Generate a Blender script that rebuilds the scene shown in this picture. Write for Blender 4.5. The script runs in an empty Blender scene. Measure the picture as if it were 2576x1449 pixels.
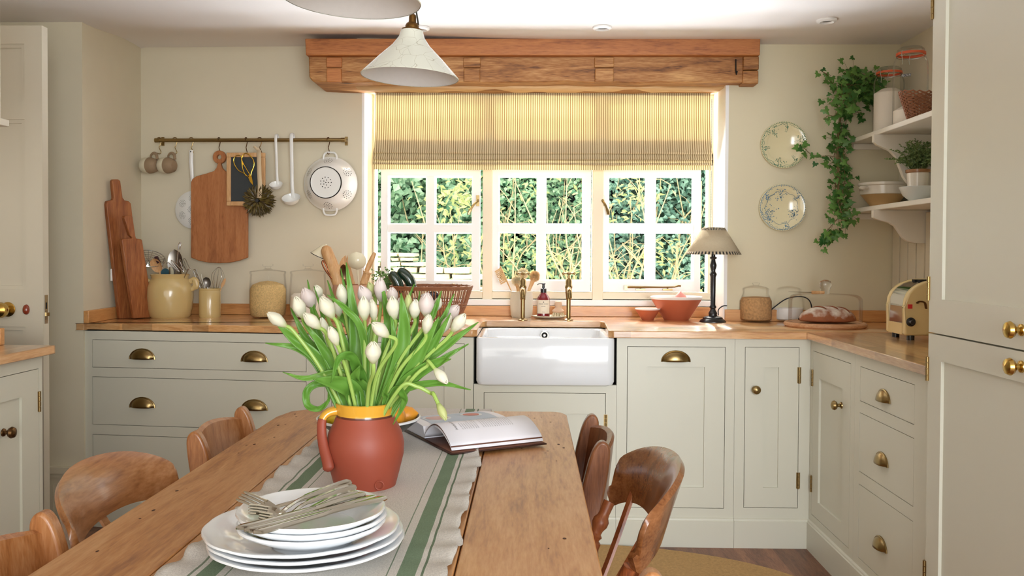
import bpy, math, random
from mathutils import Vector, Matrix, noise
import bmesh
D2R = math.pi/180
random.seed(7)
S = bpy.context.scene
COL = S.collection
# ------------------------------------------------------------------ camera
FPX, CX0, CY0 = 2200.0, 1288.0, 682.0
CAM = Vector((0, 0, 1.23))
RC = (Matrix.Rotation(1.22*D2R, 3, 'Z') @ Matrix.Rotation((90-1.1)*D2R, 3, 'X') @ Matrix.Rotation(0.29*D2R, 3, 'Z'))
cd = bpy.data.cameras.new('camera'); cam = bpy.data.objects.new('camera', cd); COL.objects.link(cam)
cam.matrix_world = Matrix.Translation(CAM) @ RC.to_4x4()
cd.sensor_width = 36; cd.sensor_fit = 'HORIZONTAL'; cd.lens = FPX/2576*36
cd.shift_y = (CY0-724.5)/2576; cd.clip_start = .05; cd.clip_end = 200
S.camera = cam
# ------------------------------------------------------------------ world, sun, daylight
W = bpy.data.worlds.new('world'); S.world = W; W.use_nodes = True
wn = W.node_tree.nodes; bg = wn['Background']
bg.inputs[0].default_value = (1.0, 0.95, 0.865, 1); bg.inputs[1].default_value = 2.3
sd = bpy.data.lights.new('sun', 'SUN'); sd.energy = 4.2; sd.angle = 6*D2R; sd.color = (1.0, .93, .80)
sun = bpy.data.objects.new('sun', sd); COL.objects.link(sun)
sun.rotation_euler = Vector((-.10, .82, .50)).to_track_quat('Z', 'Y').to_euler()
def area(name, loc, target, sx, sy, power, col=(1, 1, 1)):
    l = bpy.data.lights.new(name, 'AREA'); l.shape = 'RECTANGLE'; l.size = sx; l.size_y = sy; l.energy = power; l.color = col
    o = bpy.data.objects.new(name, l); COL.objects.link(o); o.location = loc
    o.rotation_euler = (Vector(loc)-Vector(target)).to_track_quat('Z', 'Y').to_euler()
    return o
# area lamp for daylight at the kitchen window, then two added fill lamps
area('window_daylight', (.1, 5.6, 3.0), (.05, 3.9, 1.0), 2.6, 1.4, 135, (1.0, .97, .93))
area('added_ceiling_fill', (.05, 5.5, .45), (.0, 3.0, 2.2), 2.6, .7, 430, (.84, .91, 1.0))  # added lamp, unseen below the window, aimed up to brighten the ceiling
area('added_rear_fill', (1.0, -1.4, 1.4), (.55, 3.7, .95), 1.6, 1.8, 30, (.84, .92, 1.0)).data.spread = 95*D2R  # added fill lamp behind the camera, lights the right-hand cabinets
S.view_settings.view_transform = 'Standard'; S.view_settings.look = 'None'
S.view_settings.exposure = 0.34; S.view_settings.gamma = 1
# ------------------------------------------------------------------ pixel -> world on a real plane
def ray(px, py): return RC @ Vector(((px-CX0)/FPX, -(py-CY0)/FPX, -1))
def onY(px, py, y): d = ray(px, py); return CAM + d*((y-CAM.y)/d.y)
def onX(px, py, x): d = ray(px, py); return CAM + d*((x-CAM.x)/d.x)
def onZ(px, py, z): d = ray(px, py); return CAM + d*((z-CAM.z)/d.z)
def onP(px, py, p, n): d = ray(px, py); return CAM + d*((Vector(p)-CAM).dot(n)/d.dot(n))
# ------------------------------------------------------------------ materials
def lin(c):
    if isinstance(c, str): c = [int(c[i:i+2], 16)/255 for i in (0, 2, 4)]
    return [(x/12.92 if x <= .04045 else ((x+.055)/1.055)**2.4) for x in c] + [1]
def new_mat(name):
    m = bpy.data.materials.new(name); m.use_nodes = True
    nt = m.node_tree; b = nt.nodes['Principled BSDF']; return m, nt, b
def mat(name, c, rough=.5, metal=0, spec=.5, bump=0, bscale=60, var=0, vscale=8, coat=0, trans=0, alpha=1, sss=0):
    m, nt, b = new_mat(name)
    b.inputs['Base Color'].default_value = lin(c); b.inputs['Roughness'].default_value = rough
    b.inputs['Metallic'].default_value = metal; b.inputs['Specular IOR Level'].default_value = spec
    b.inputs['Coat Weight'].default_value = coat; b.inputs['Coat Roughness'].default_value = .08
    if sss: b.inputs['Subsurface Weight'].default_value = sss; b.inputs['Subsurface Radius'].default_value = (.02, .02, .01)
    tc = nt.nodes.new('ShaderNodeTexCoord')
    if var:
        n = nt.nodes.new('ShaderNodeTexNoise'); n.inputs['Scale'].default_value = vscale; n.inputs['Detail'].default_value = 5
        nt.links.new(tc.outputs['Object'], n.inputs['Vector'])
        r = nt.nodes.new('ShaderNodeMix'); r.data_type = 'RGBA'
        l = lin(c); r.inputs[6].default_value = [max(0, x*(1-var)) for x in l[:3]]+[1]; r.inputs[7].default_value = [min(1, x*(1+var)) for x in l[:3]]+[1]
        nt.links.new(n.outputs['Fac'], r.inputs[0]); nt.links.new(r.outputs[2], b.inputs['Base Color'])
    if bump:
        n = nt.nodes.new('ShaderNodeTexNoise'); n.inputs['Scale'].default_value = bscale; n.inputs['Detail'].default_value = 4
        nt.links.new(tc.outputs['Object'], n.inputs['Vector'])
        u = nt.nodes.new('ShaderNodeBump'); u.inputs['Strength'].default_value = bump; u.inputs['Distance'].default_value = .004
        nt.links.new(n.outputs['Fac'], u.inputs['Height']); nt.links.new(u.outputs[0], b.inputs['Normal'])
    return m
def ramp(nt, stops, interp='LINEAR'):
    r = nt.nodes.new('ShaderNodeValToRGB'); e = r.color_ramp; e.interpolation = interp
    while len(e.elements) < len(stops): e.elements.new(.5)
    for el, (p, c) in zip(e.elements, stops): el.position = p; el.color = lin(c)
    return r
def wood(name, dark, mid, light, grain='x', fine=1.0, rough=.4, coat=0, staves=None, knots=0, spec=.5):
    """object-space wood: long grain along one axis, ring figure, optional staves (length, width) with their own tone"""
    m, nt, b = new_mat(name); L = nt.links.new
    tc = nt.nodes.new('ShaderNodeTexCoord'); mp = nt.nodes.new('ShaderNodeMapping')
    mp.inputs['Scale'].default_value = {'x': (1.0, 9, 9), 'y': (9, 1.0, 9), 'z': (9, 9, 1.0)}[grain]
    L(tc.outputs['Object'], mp.inputs['Vector'])
    n1 = nt.nodes.new('ShaderNodeTexNoise'); n1.inputs['Scale'].default_value = 2.2*fine; n1.inputs['Detail'].default_value = 7; n1.inputs['Distortion'].default_value = 1.2
    n2 = nt.nodes.new('ShaderNodeTexNoise'); n2.inputs['Scale'].default_value = 22*fine; n2.inputs['Detail'].default_value = 3
    L(mp.outputs[0], n1.inputs['Vector']); L(mp.outputs[0], n2.inputs['Vector'])
    mx = nt.nodes.new('ShaderNodeMath'); mx.operation = 'MULTIPLY_ADD'; mx.inputs[1].default_value = .45
    L(n2.outputs['Fac'], mx.inputs[0]); 
    m2 = nt.nodes.new('ShaderNodeMath'); m2.operation = 'MULTIPLY'; m2.inputs[1].default_value = .72
    L(n1.outputs['Fac'], m2.inputs[0]); L(m2.outputs[0], mx.inputs[2])
    cr = ramp(nt, [(.36, dark), (.55, mid), (.78, light)]); L(mx.outputs[0], cr.inputs[0])
    out = cr.outputs[0]
    if staves:
        sw = nt.nodes.new('ShaderNodeMapping')
        if grain == 'y': sw.inputs['Rotation'].default_value = (0, 0, math.pi/2)
        if grain == 'z': sw.inputs['Rotation'].default_value = (0, math.pi/2, 0)
        L(tc.outputs['Object'], sw.inputs['Vector'])
        br = nt.nodes.new('ShaderNodeTexBrick'); br.inputs['Scale'].default_value = 1
        br.inputs['Mortar Size'].default_value = 0; br.inputs['Brick Width'].default_value = staves[0]; br.inputs['Row Height'].default_value = staves[1]
        br.inputs['Color1'].default_value = (.0, 0, 0, 1); br.inputs['Color2'].default_value = (1, 1, 1, 1); br.offset_frequency = 2; br.offset = .37
        L(sw.outputs[0], br.inputs['Vector'])
        k = nt.nodes.new('ShaderNodeMapRange'); k.inputs[3].default_value = .66; k.inputs[4].default_value = 1.22
        L(br.outputs['Color'], k.inputs[0])
        mu = nt.nodes.new('ShaderNodeMix'); mu.data_type = 'RGBA'; mu.blend_type = 'MULTIPLY'; mu.inputs[0].default_value = 1
        L(out, mu.inputs[6]); L(k.outputs[0], mu.inputs[7]); out = mu.outputs[2]
    if knots:
        vo = nt.nodes.new('ShaderNodeTexVoronoi'); vo.inputs['Scale'].default_value = knots; vo.inputs['Randomness'].default_value = 1
        mk = nt.nodes.new('ShaderNodeMapping'); mk.inputs['Scale'].default_value = {'x': (.5, 1, 1), 'y': (1, .5, 1), 'z': (1, 1, .5)}[grain]
        L(tc.outputs['Object'], mk.inputs['Vector']); L(mk.outputs[0], vo.inputs['Vector'])
        kr = ramp(nt, [(.035, '3c2012'), (.085, 'ffffff')]); L(vo.outputs['Distance'], kr.inputs[0])
        mu = nt.nodes.new('ShaderNodeMix'); mu.data_type = 'RGBA'; mu.blend_type = 'MULTIPLY'; mu.inputs[0].default_value = .75
        L(out, mu.inputs[6]); L(kr.outputs[0], mu.inputs[7]); out = mu.outputs[2]
    L(out, b.inputs['Base Color'])
    b.inputs['Roughness'].default_value = rough; b.inputs['Coat Weight'].default_value = coat; b.inputs['Coat Roughness'].default_value = .12
    b.inputs['Specular IOR Level'].default_value = spec
    bu = nt.nodes.new('ShaderNodeBump'); bu.inputs['Strength'].default_value = .18; bu.inputs['Distance'].default_value = .002
    L(n2.outputs['Fac'], bu.inputs['Height']); L(bu.outputs[0], b.inputs['Normal'])
    return m
def glass(name, tint='ffffff', refl=.9):
    """thin clear glass: light passes straight through, the surface still mirrors by its angle"""
    m = bpy.data.materials.new(name); m.use_nodes = True; nt = m.node_tree; nt.nodes.clear(); L = nt.links.new
    o = nt.nodes.new('ShaderNodeOutputMaterial'); t = nt.nodes.new('ShaderNodeBsdfTransparent'); g = nt.nodes.new('ShaderNodeBsdfGlossy')
    t.inputs[0].default_value = lin(tint); g.inputs['Roughness'].default_value = .03
    f = nt.nodes.new('ShaderNodeLayerWeight'); f.inputs['Blend'].default_value = .10
    k = nt.nodes.new('ShaderNodeMath'); k.operation = 'MULTIPLY'; k.inputs[1].default_value = refl; L(f.outputs['Fresnel'], k.inputs[0])
    x = nt.nodes.new('ShaderNodeMixShader'); L(k.outputs[0], x.inputs[0]); L(t.outputs[0], x.inputs[1]); L(g.outputs[0], x.inputs[2]); L(x.outputs[0], o.inputs[0])
    return m
def band_mat(name, axis, stops, base_rough=.8, bump=.4, bscale=250, period=None, var=.1):
    """cloth with woven stripes: constant colour ramp along an object axis"""
    m, nt, b = new_mat(name); L = nt.links.new
    tc = nt.nodes.new('ShaderNodeTexCoord'); sp = nt.nodes.new('ShaderNodeSeparateXYZ'); L(tc.outputs['Object'], sp.inputs[0])
    v = sp.outputs['XYZ'.index(axis)]
    if period:
        q = nt.nodes.new('ShaderNodeMath'); q.operation = 'DIVIDE'; q.inputs[1].default_value = period; L(v, q.inputs[0])
        q2 = nt.nodes.new('ShaderNodeMath'); q2.operation = 'FRACT'; L(q.outputs[0], q2.inputs[0]); v = q2.outputs[0]
    r = ramp(nt, stops, 'CONSTANT'); L(v, r.inputs[0])
    n = nt.nodes.new('ShaderNodeTexNoise'); n.inputs['Scale'].default_value = bscale; n.inputs['Detail'].default_value = 3; L(tc.outputs['Object'], n.inputs['Vector'])
    k = nt.nodes.new('ShaderNodeMapRange'); k.inputs[1].default_value = .3; k.inputs[2].default_value = .7; k.inputs[3].default_value = 1-var; k.inputs[4].default_value = 1+var; L(n.outputs['Fac'], k.inputs[0])
    mu = nt.nodes.new('ShaderNodeMix'); mu.data_type = 'RGBA'; mu.blend_type = 'MULTIPLY'; mu.inputs[0].default_value = 1
    L(r.outputs[0], mu.inputs[6]); L(k.outputs[0], mu.inputs[7]); L(mu.outputs[2], b.inputs['Base Color'])
    b.inputs['Roughness'].default_value = base_rough; b.inputs['Specular IOR Level'].default_value = .15
    u = nt.nodes.new('ShaderNodeBump'); u.inputs['Strength'].default_value = bump; u.inputs['Distance'].default_value = .002
    L(n.outputs['Fac'], u.inputs['Height']); L(u.outputs[0], b.inputs['Normal'])
    return m
# ------------------------------------------------------------------ mesh builder
class MB:
    def __init__(s): s.v = []; s.f = []; s.m = []; s.sm = []
    def add(s, vs, fs, m=0, smooth=True, M=None):
        o = len(s.v)
        s.v += [(M @ Vector(p)) if M is not None else Vector(p) for p in vs]
        s.f += [tuple(i+o for i in f) for f in fs]; s.m += [m]*len(fs); s.sm += [smooth]*len(fs); return s
    def box(s, x0, x1, y0, y1, z0, z1, m=0, M=None):
        vs = [(x, y, z) for x in (x0, x1) for y in (y0, y1) for z in (z0, z1)]
        return s.add(vs, [(0, 1, 3, 2), (4, 6, 7, 5), (0, 4, 5, 1), (2, 3, 7, 6), (0, 2, 6, 4), (1, 5, 7, 3)], m, False, M)
    def lathe(s, prof, n=32, m=0, M=None, a0=0, a1=360, mats=None, rfun=None):
        full = abs(a1-a0) >= 360; vs = []; fs = []; k = n if full else n+1; ms = []
        for r, z in prof:
            for i in range(k):
                a = (a0+(a1-a0)*i/n)*D2R; q = r*(rfun(a, r) if rfun else 1)
                vs.append((q*math.cos(a), q*math.sin(a), z))
        for j in range(len(prof)-1):
            for i in range(n):
                i2 = (i+1) % k if full else i+1
                fs.append((j*k+i, j*k+i2, (j+1)*k+i2, (j+1)*k+i)); ms.append(mats[j] if mats else m)
        s.add(vs, fs, m, True, M); s.m[-len(fs):] = ms; return s
    def disc(s, r, z=0, n=24, m=0, M=None, flip=False):
        vs = [(r*math.cos(2*math.pi*i/n), r*math.sin(2*math.pi*i/n), z) for i in range(n)]
        f = tuple(range(n)); return s.add(vs, [f[::-1] if flip else f], m, False, M)
    def tube(s, pts, r=.005, n=8, m=0, M=None, cap=True, closed=False, flat=1.0, up=None):
        P = [Vector(p) for p in pts]; N = len(P); R = r if isinstance(r, (list, tuple)) else [r]*N
        T = []
        for i in range(N):
            a = P[i-1] if (i > 0 or closed) else P[i]; b_ = P[(i+1) % N] if (i < N-1 or closed) else P[i]
            t = (b_-a); T.append(t.normalized() if t.length > 1e-9 else Vector((0, 0, 1)))
        u = Vector(up) if up else Vector((0, 0, 1))
        if abs(T[0].dot(u.normalized())) > .95: u = Vector((1, 0, 0)) if up is None else Vector((0, 1, 0))
        u = (u-T[0]*u.dot(T[0])).normalized(); vs = []
        for i in range(N):
            u = (u-T[i]*u.dot(T[i])); u = u.normalized() if u.length > 1e-9 else T[i].orthogonal().normalized()
            w = T[i].cross(u)
            for k in range(n):
                a = 2*math.pi*k/n; vs.append(P[i]+(w*math.cos(a)+u*math.sin(a)*flat)*R[i])
        fs = [(i*n+k, i*n+(k+1) % n, ((i+1) % N)*n+(k+1) % n, ((i+1) % N)*n+k) for i in range(N if closed else N-1) for k in range(n)]
        if cap and not closed: fs += [tuple(range(n))[::-1], tuple((N-1)*n+k for k in range(n))]
        return s.add(vs, fs, m, True, M)
    def prism(s, poly, a, b, ax='y', m=0, M=None, smooth=False):
        n = len(poly)
        def p3(u, v, w): return {'y': (u, w, v), 'x': (w, u, v), 'z': (u, v, w)}[ax]
        vs = [p3(u, v, a) for u, v in poly]+[p3(u, v, b) for u, v in poly]
        fs = [tuple(range(n)), tuple(range(2*n-1, n-1, -1))]+[(i, i+n, (i+1) % n+n, (i+1) % n) for i in range(n)]
        return s.add(vs, fs, m, smooth, M)
    def grid(s, P, m=0, M=None, closed=False, smooth=True):
        R = len(P); C = len(P[0]); vs = [p for row in P for p in row]; K = C if closed else C-1
        fs = [(i*C+j, i*C+(j+1) % C, (i+1)*C+(j+1) % C, (i+1)*C+j) for i in range(R-1) for j in range(K)]
        return s.add(vs, fs, m, smooth, M)
    def ball(s, c, r, m=0, nu=16, nv=10, sc=(1, 1, 1), M=None):
        P = [[(c[0]+r*sc[0]*math.sin(math.pi*j/nv)*math.cos(2*math.pi*i/nu), c[1]+r*sc[1]*math.sin(math.pi*j/nv)*math.sin(2*math.pi*i/nu), c[2]-r*sc[2]*math.cos(math.pi*j/nv)) for i in range(nu)] for j in range(nv+1)]
        return s.grid(P, m, M, closed=True)
    def build(s, name, mats, parent=None, world=False, bevel=0, seg=2, loc=None, sharp=40, thick=0, sub=0, **tags):
        me = bpy.data.meshes.new(name); vs = s.v
        if world and parent is not None:
            top = parent
            while top.parent: top = top.parent
            Mi = top.matrix_basis.inverted(); vs = [Mi @ p for p in vs]
        if loc is not None: l = Vector(loc); vs = [p-l for p in vs]
        me.from_pydata([tuple(p) for p in vs], [], s.f)
        for x in (mats if isinstance(mats, (list, tuple)) else [mats]): me.materials.append(x)
        me.polygons.foreach_set('material_index', s.m); me.polygons.foreach_set('use_smooth', s.sm)
        bm = bmesh.new(); bm.from_mesh(me)
        if len(s.f) < 30000: bmesh.ops.recalc_face_normals(bm, faces=bm.faces)
        bm.to_mesh(me); bm.free()
        me.set_sharp_from_angle(angle=sharp*D2R); me.update()
        o = bpy.data.objects.new(name, me); COL.objects.link(o)
        if loc is not None: o.location = loc
        if parent: o.parent = parent
        if thick: t = o.modifiers.new('solid', 'SOLIDIFY'); t.thickness = thick; t.offset = 0
        if sub: t = o.modifiers.new('sub', 'SUBSURF'); t.levels = sub; t.render_levels = sub
        if bevel: t = o.modifiers.new('bevel', 'BEVEL'); t.width = bevel; t.segments = seg; t.limit_method = 'ANGLE'; t.angle_limit = 35*D2R
        for k, x in tags.items(): o[k] = x
        return o
def thing(name, label, cat, loc=(0, 0, 0), rotz=0, group=None, kind=None):
    o = bpy.data.objects.new(name, None); COL.objects.link(o); o.empty_display_size = .05
    o.location = loc; o.rotation_euler = (0, 0, rotz)
    o.matrix_basis = Matrix.Translation(Vector(loc)) @ Matrix.Rotation(rotz, 4, 'Z')
    o['label'] = label; o['category'] = cat
    if group: o['group'] = group
    if kind: o['kind'] = kind
    return o
def tag(o, label, cat, group=None):
    o['label'] = label; o['category'] = cat
    if group: o['group'] = group
    return o
def copy_tree(o, parent=None):
    c = o.copy(); COL.objects.link(c)
    if parent: c.parent = parent
    for ch in list(o.children): copy_tree(ch, c)
    return c
def solo(mb, name, mats, label, cat, group=None, **k):
    c = sum(mb.v, Vector())/len(mb.v); c.z = min(p.z for p in mb.v)
    return tag(mb.build(name, mats, loc=c, **k), label, cat, group)
def stand(px, py, r, z):        # centre of a round foot of radius r whose front touches pixel (px,py)
    p = onZ(px, py, z); d = Vector((p.x, p.y, 0)).normalized(); return p+d*r
def vprof(c, prof, px):        # pixel half-widths and heights -> lathe profile around c
    return [(max(0, w)*c.y/FPX, onY(px, py, c.y).z-c.z) for w, py in prof]
def T(x, y, z): return Matrix.Translation((x, y, z))
def Rz(a): return Matrix.Rotation(a*D2R, 4, 'Z')
def Rx(a): return Matrix.Rotation(a*D2R, 4, 'X')
def Ry(a): return Matrix.Rotation(a*D2R, 4, 'Y')
def align(p, d):      # matrix carrying local +Z to direction d at point p
    q = Vector(d).to_track_quat('Z', 'Y'); return Matrix.Translation(Vector(p)) @ q.to_matrix().to_4x4()
def bez(pts, n=16):   # Catmull-Rom through points
    P = [Vector(p) for p in pts]; out = []; Q = [P[0]*2-P[1]]+P+[P[-1]*2-P[-2]]
    for i in range(1, len(Q)-2):
        for k in range(n):
            t = k/n; a, b_, c, d = Q[i-1], Q[i], Q[i+1], Q[i+2]
            out.append(.5*((2*b_)+(c-a)*t+(2*a-5*b_+4*c-d)*t*t+(3*b_-a-3*c+d)*t*t*t))
    out.append(P[-1]); return out
def text_faces(s, size):
    c = bpy.data.curves.new('t', 'FONT'); c.body = s; c.size = size; c.align_x = 'CENTER'; c.align_y = 'CENTER'; c.resolution_u = 2
    o = bpy.data.objects.new('t', c); me = bpy.data.meshes.new_from_object(o)
    vs = [v.co.copy() for v in me.vertices]; fs = [tuple(p.vertices) for p in me.polygons]
    bpy.data.objects.remove(o); bpy.data.curves.remove(c); bpy.data.meshes.remove(me); return vs, fs
# palette
M_wall = mat('wall_paint', 'dfd6b9', .85, spec=.2, bump=.15, bscale=18, var=.02)
M_wallL = mat('side_wall_paint', 'ddd4bc', .85, spec=.2, bump=.15, bscale=18, var=.02)
M_ceil = mat('ceiling_paint', 'efebe8', .9, spec=.1, bump=.1, bscale=10)
M_cab = mat('cabinet_paint', 'dad8c8', .38, spec=.4, var=.015, vscale=3)
M_gap = mat('shadow_gap', '3a3830', .9)
M_white = mat('window_white_gloss', 'f4f4f2', .35)
M_cream = mat('frame_cream_paint', 'efe3c8', .5)
M_shelf = mat('shelf_paint', 'e6e0d2', .45)
M_top = wood('oak_worktop', 'ad7444', 'cd975f', 'e2b682', 'x', 1.0, .28, 1.0, staves=(.42, .042))
M_topY = wood('oak_worktop_side', 'ad7444', 'cd975f', 'e2b682', 'y', 1.0, .28, 1.0, staves=(.42, .042))
M_ups = wood('oak_upstand', 'b1743c', 'cf9357', 'dda568', 'x', .7, .4, .2)
M_upsY = wood('oak_upstand_side', 'b1743c', 'cf9357', 'dda568', 'y', .7, .4, .2)
M_floor = wood('floor_oak', '5a3524', '7d5038', '9a6a4a', 'y', 1.2, .45, .1, staves=(1.6, .17))
M_brass = mat('aged_brass', '9a8358', .28, 1, bump=.05)
M_bright = mat('polished_brass', 'cdab60', .2, 1)
M_bronze = mat('bronze', '6b5034', .35, 1)
M_steel = mat('steel', 'c8c8c6', .18, 1)
M_black = mat('black_paint', '1b1d22', .3, spec=.6)
M_dark = mat('dark_void', '15130f', .9)
M_glass = glass('clear_glass', 'ffffff', .5)
M_pane = glass('window_glass', 'ffffff', .25)
M_terra = mat('terracotta', 'b9603f', .6, var=.08, vscale=12, bump=.08, bscale=40)
M_enam = mat('white_enamel', 'eeeeea', .18, coat=.3)
M_cream_en = mat('cream_enamel', 'e9dfc0', .2, coat=.3)
M_china = mat('white_china', 'eef1f4', .12, coat=.5)
M_stone = mat('stoneware_yellow', 'cfb57c', .2, coat=.6, var=.06, vscale=10)
M_boardD = wood('walnut_brown_board', '6e3a1c', '98592f', 'b87744', 'z', 1.0, .45)
M_cork = wood('oak_board', '8a5128', 'a9693a', 'bb7d4b', 'z', 1.6, .5)
M_beech = wood('beech', 'b9834f', 'd0a06c', 'e2bb8b', 'z', 1.5, .5)
M_table = wood('old_pine', '8a5228', 'b67c44', 'cc9a66', 'y', 1.1, .42, .4, knots=5)
M_table.node_tree.nodes['Principled BSDF'].inputs['Coat Roughness'].default_value = .32
M_chairA = wood('chair_oak', '8a532c', 'ab7040', 'c08a5c', 'z', 1.5, .35, .25)
M_chairB = wood('chair_beech_dark', '4f2a14', '7b4a27', '93603a', 'x', 1.1, .25, .5)
def frame_mb(x0, x1, z0, z1, ops, y0=0, y1=.022):
    mb = MB(); xs = sorted({x0, x1} | {v for o in ops for v in o[:2] if x0 < v < x1}); zs = sorted({z0, z1} | {v for o in ops for v in o[2:4] if z0 < v < z1})
    for i in range(len(xs)-1):
        for j in range(len(zs)-1):
            cx, cz = (xs[i]+xs[i+1])/2, (zs[j]+zs[j+1])/2
            if not any(o[0] < cx < o[1] and o[2] < cz < o[3] for o in ops): mb.box(xs[i], xs[i+1], y0, y1, zs[j], zs[j+1])
    return mb
# ================================================================== SETTING
WY = 4.27; WYL = 4.47; ZT = .912; CEIL = 2.25; LA = -1.5*D2R; GY = WY+.31
XL = onY(915, 500, WYL).x; XV = onY(945, 500, GY).x; XR = onY(1825, 500, WY).x
RW = 1.775                                 # right wall
MW = T(XL, WYL, 0) @ Matrix.Rotation(LA, 4, 'Z')   # left wall frame: local x<0 along the wall, y into it
nW = (MW.to_3x3() @ Vector((0, 1, 0)))
def LW(px, py, off=0):                      # point in the left wall frame, `off` metres in front of the wall
    p = onP(px, py, MW @ Vector((0, -off, 0)), nW); return MW.inverted() @ p
cornL = LW(355, 400).x
cw = MW @ Vector((cornL, 0, 0)); NY = 3.86; NX = onY(208, 400, NY).x
def struct(o): o['kind'] = 'structure'; return o
mb = MB(); mb.box(-4, 3, -2.2, 4.6, -.05, 0); struct(mb.build('floor', M_floor))
def sst(a, b_, x): u = min(1, max(0, (x-a)/(b_-a))); return u*u*(3-2*u)
def ceil_z(x, y): return CEIL+.04*sst(.2, -.9, x)*sst(3.85, 4.4, y) if x > -2.1 else CEIL
gx = [-4, -2.3]+[-2.2+.1*i for i in range(30)]+[1, 3]; gy = [-2.2, 0, 3]+[3.5+.1*i for i in range(12)]+[4.7]
mb = MB(); mb.grid([[(x, y, CEIL+.04*sst(.2, -.9, x)*sst(3.85, 4.4, y)*sst(-2.2, -2.0, x)) for x in gx] for y in gy]); mb.grid([[(x, y, CEIL+.15) for x in gx] for y in gy])
struct(mb.build('ceiling', M_ceil))
# back wall right of / below / above the window
mb = MB(); mb.box(XR, RW+.3, WY, WY+.36, 0, CEIL+.01); mb.box(XV, XR, WY+.27, WY+.36, 0, 1.0); mb.box(XL, XR, WY+.02, WY+.36, 2.17, CEIL+.06)
struct(mb.build('wall_back', M_wall))
mb = MB(); mb.prism([(XL, WYL), (XV, GY), (XV, WY+.36), (cw.x, WY+.36), (cw.x, cw.y)][::-1], 0, CEIL+.06, 'z')
struct(mb.build('wall_left', M_wallL))
mb = MB(); mb.prism([(cw.x, cw.y), (cw.x, WY+.36), (NX-2.2, WY+.36), (NX-2.2, NY), (NX, NY)][::-1], 0, CEIL+.06, 'z')
struct(mb.build('wall_side', M_wallL))
mb = MB(); mb.box(RW, RW+.3, -2.2, WY, 0, CEIL); struct(mb.build('wall_right', M_wallL))
# far-left room side wall behind the front left run
mb = MB(); mb.box(-2.75, -2.6, -2.2, NY, 0, CEIL); struct(mb.build('wall_outer', M_wallL))
# moulded skirting on the nib wall
z1 = onY(150, 1172, NY).z; xa = onY(184, 1200, NY).x
mb = MB(); mb.box(-2.59, xa, NY-.02, NY, 0, z1)
fm = frame_mb(-2.59, xa, 0, z1, [(-2.6, xa-.028, -1, z1-.028)], NY-.034, NY-.0201); mb.add(fm.v, fm.f, 0, False)
fm = frame_mb(-2.59, xa-.03, 0, z1-.03, [(-2.6, xa-.046, -1, z1-.046)], NY-.028, NY-.0201); mb.add(fm.v, fm.f, 0, False)
mb.box(-2.59, xa-.075, NY-.03, NY-.0201, 0, z1-.075)
struct(mb.build('baseboard_left', M_wallL))
# tongue and groove panelling under the right-hand shelves
mb = MB(); y = WY
zs = 1.425
mb.box(RW-.02, RW, 1.6, WY-.002, ZT, zs, 1)
while y > 2.0:
    mb.box(RW-.028, RW-.02, y-.082, y-.006, ZT, zs); y -= .088
struct(mb.build('trim_1', [M_wallL, mat('groove_shadow_paint', 'c4b8a2', .8)], bevel=.002))
# ---- window: three casements in a cream frame
fz0 = onY(1500, 757, GY-.06).z; fz1 = 2.06
# main frame (mullions) as trim
mx = [onY(p, 600, GY).x for p in (945, 1218, 1237, 1492, 1513, 1778)]
mb = MB()
mb.box(XV-.01, mx[0], GY-.03, GY+.05, fz0-.02, fz1); mb.box(mx[5], XR+.01, GY-.03, GY+.05, fz0-.02, fz1)
for a, b_ in ((mx[1]-.006, mx[2]+.006), (mx[3]-.006, mx[4]+.006)): mb.box(a, b_, GY-.05, GY+.05, fz0-.02, fz1)
zsb = onY(1500, 734, GY).z
mb.box(XV-.01, XR+.01, GY-.04, GY+.05, fz0-.03, zsb); mb.box(XV-.01, XR+.01, GY-.03, GY+.05, 1.6905, 1.76)
struct(mb.build('trim_2', M_cream, bevel=.004))
# plaster reveals painted white
mb = MB(); mb.prism([(XL-.01, WYL-.001), (XL+.003, WYL-.001), (XV+.004, GY+.04), (XV-.01, GY+.04)], ZT, 2.07, 'z'); mb.box(XR-.004, XR+.012, WY-.001, GY+.04, ZT, 2.07)
struct(mb.build('trim_3', M_white))
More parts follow.
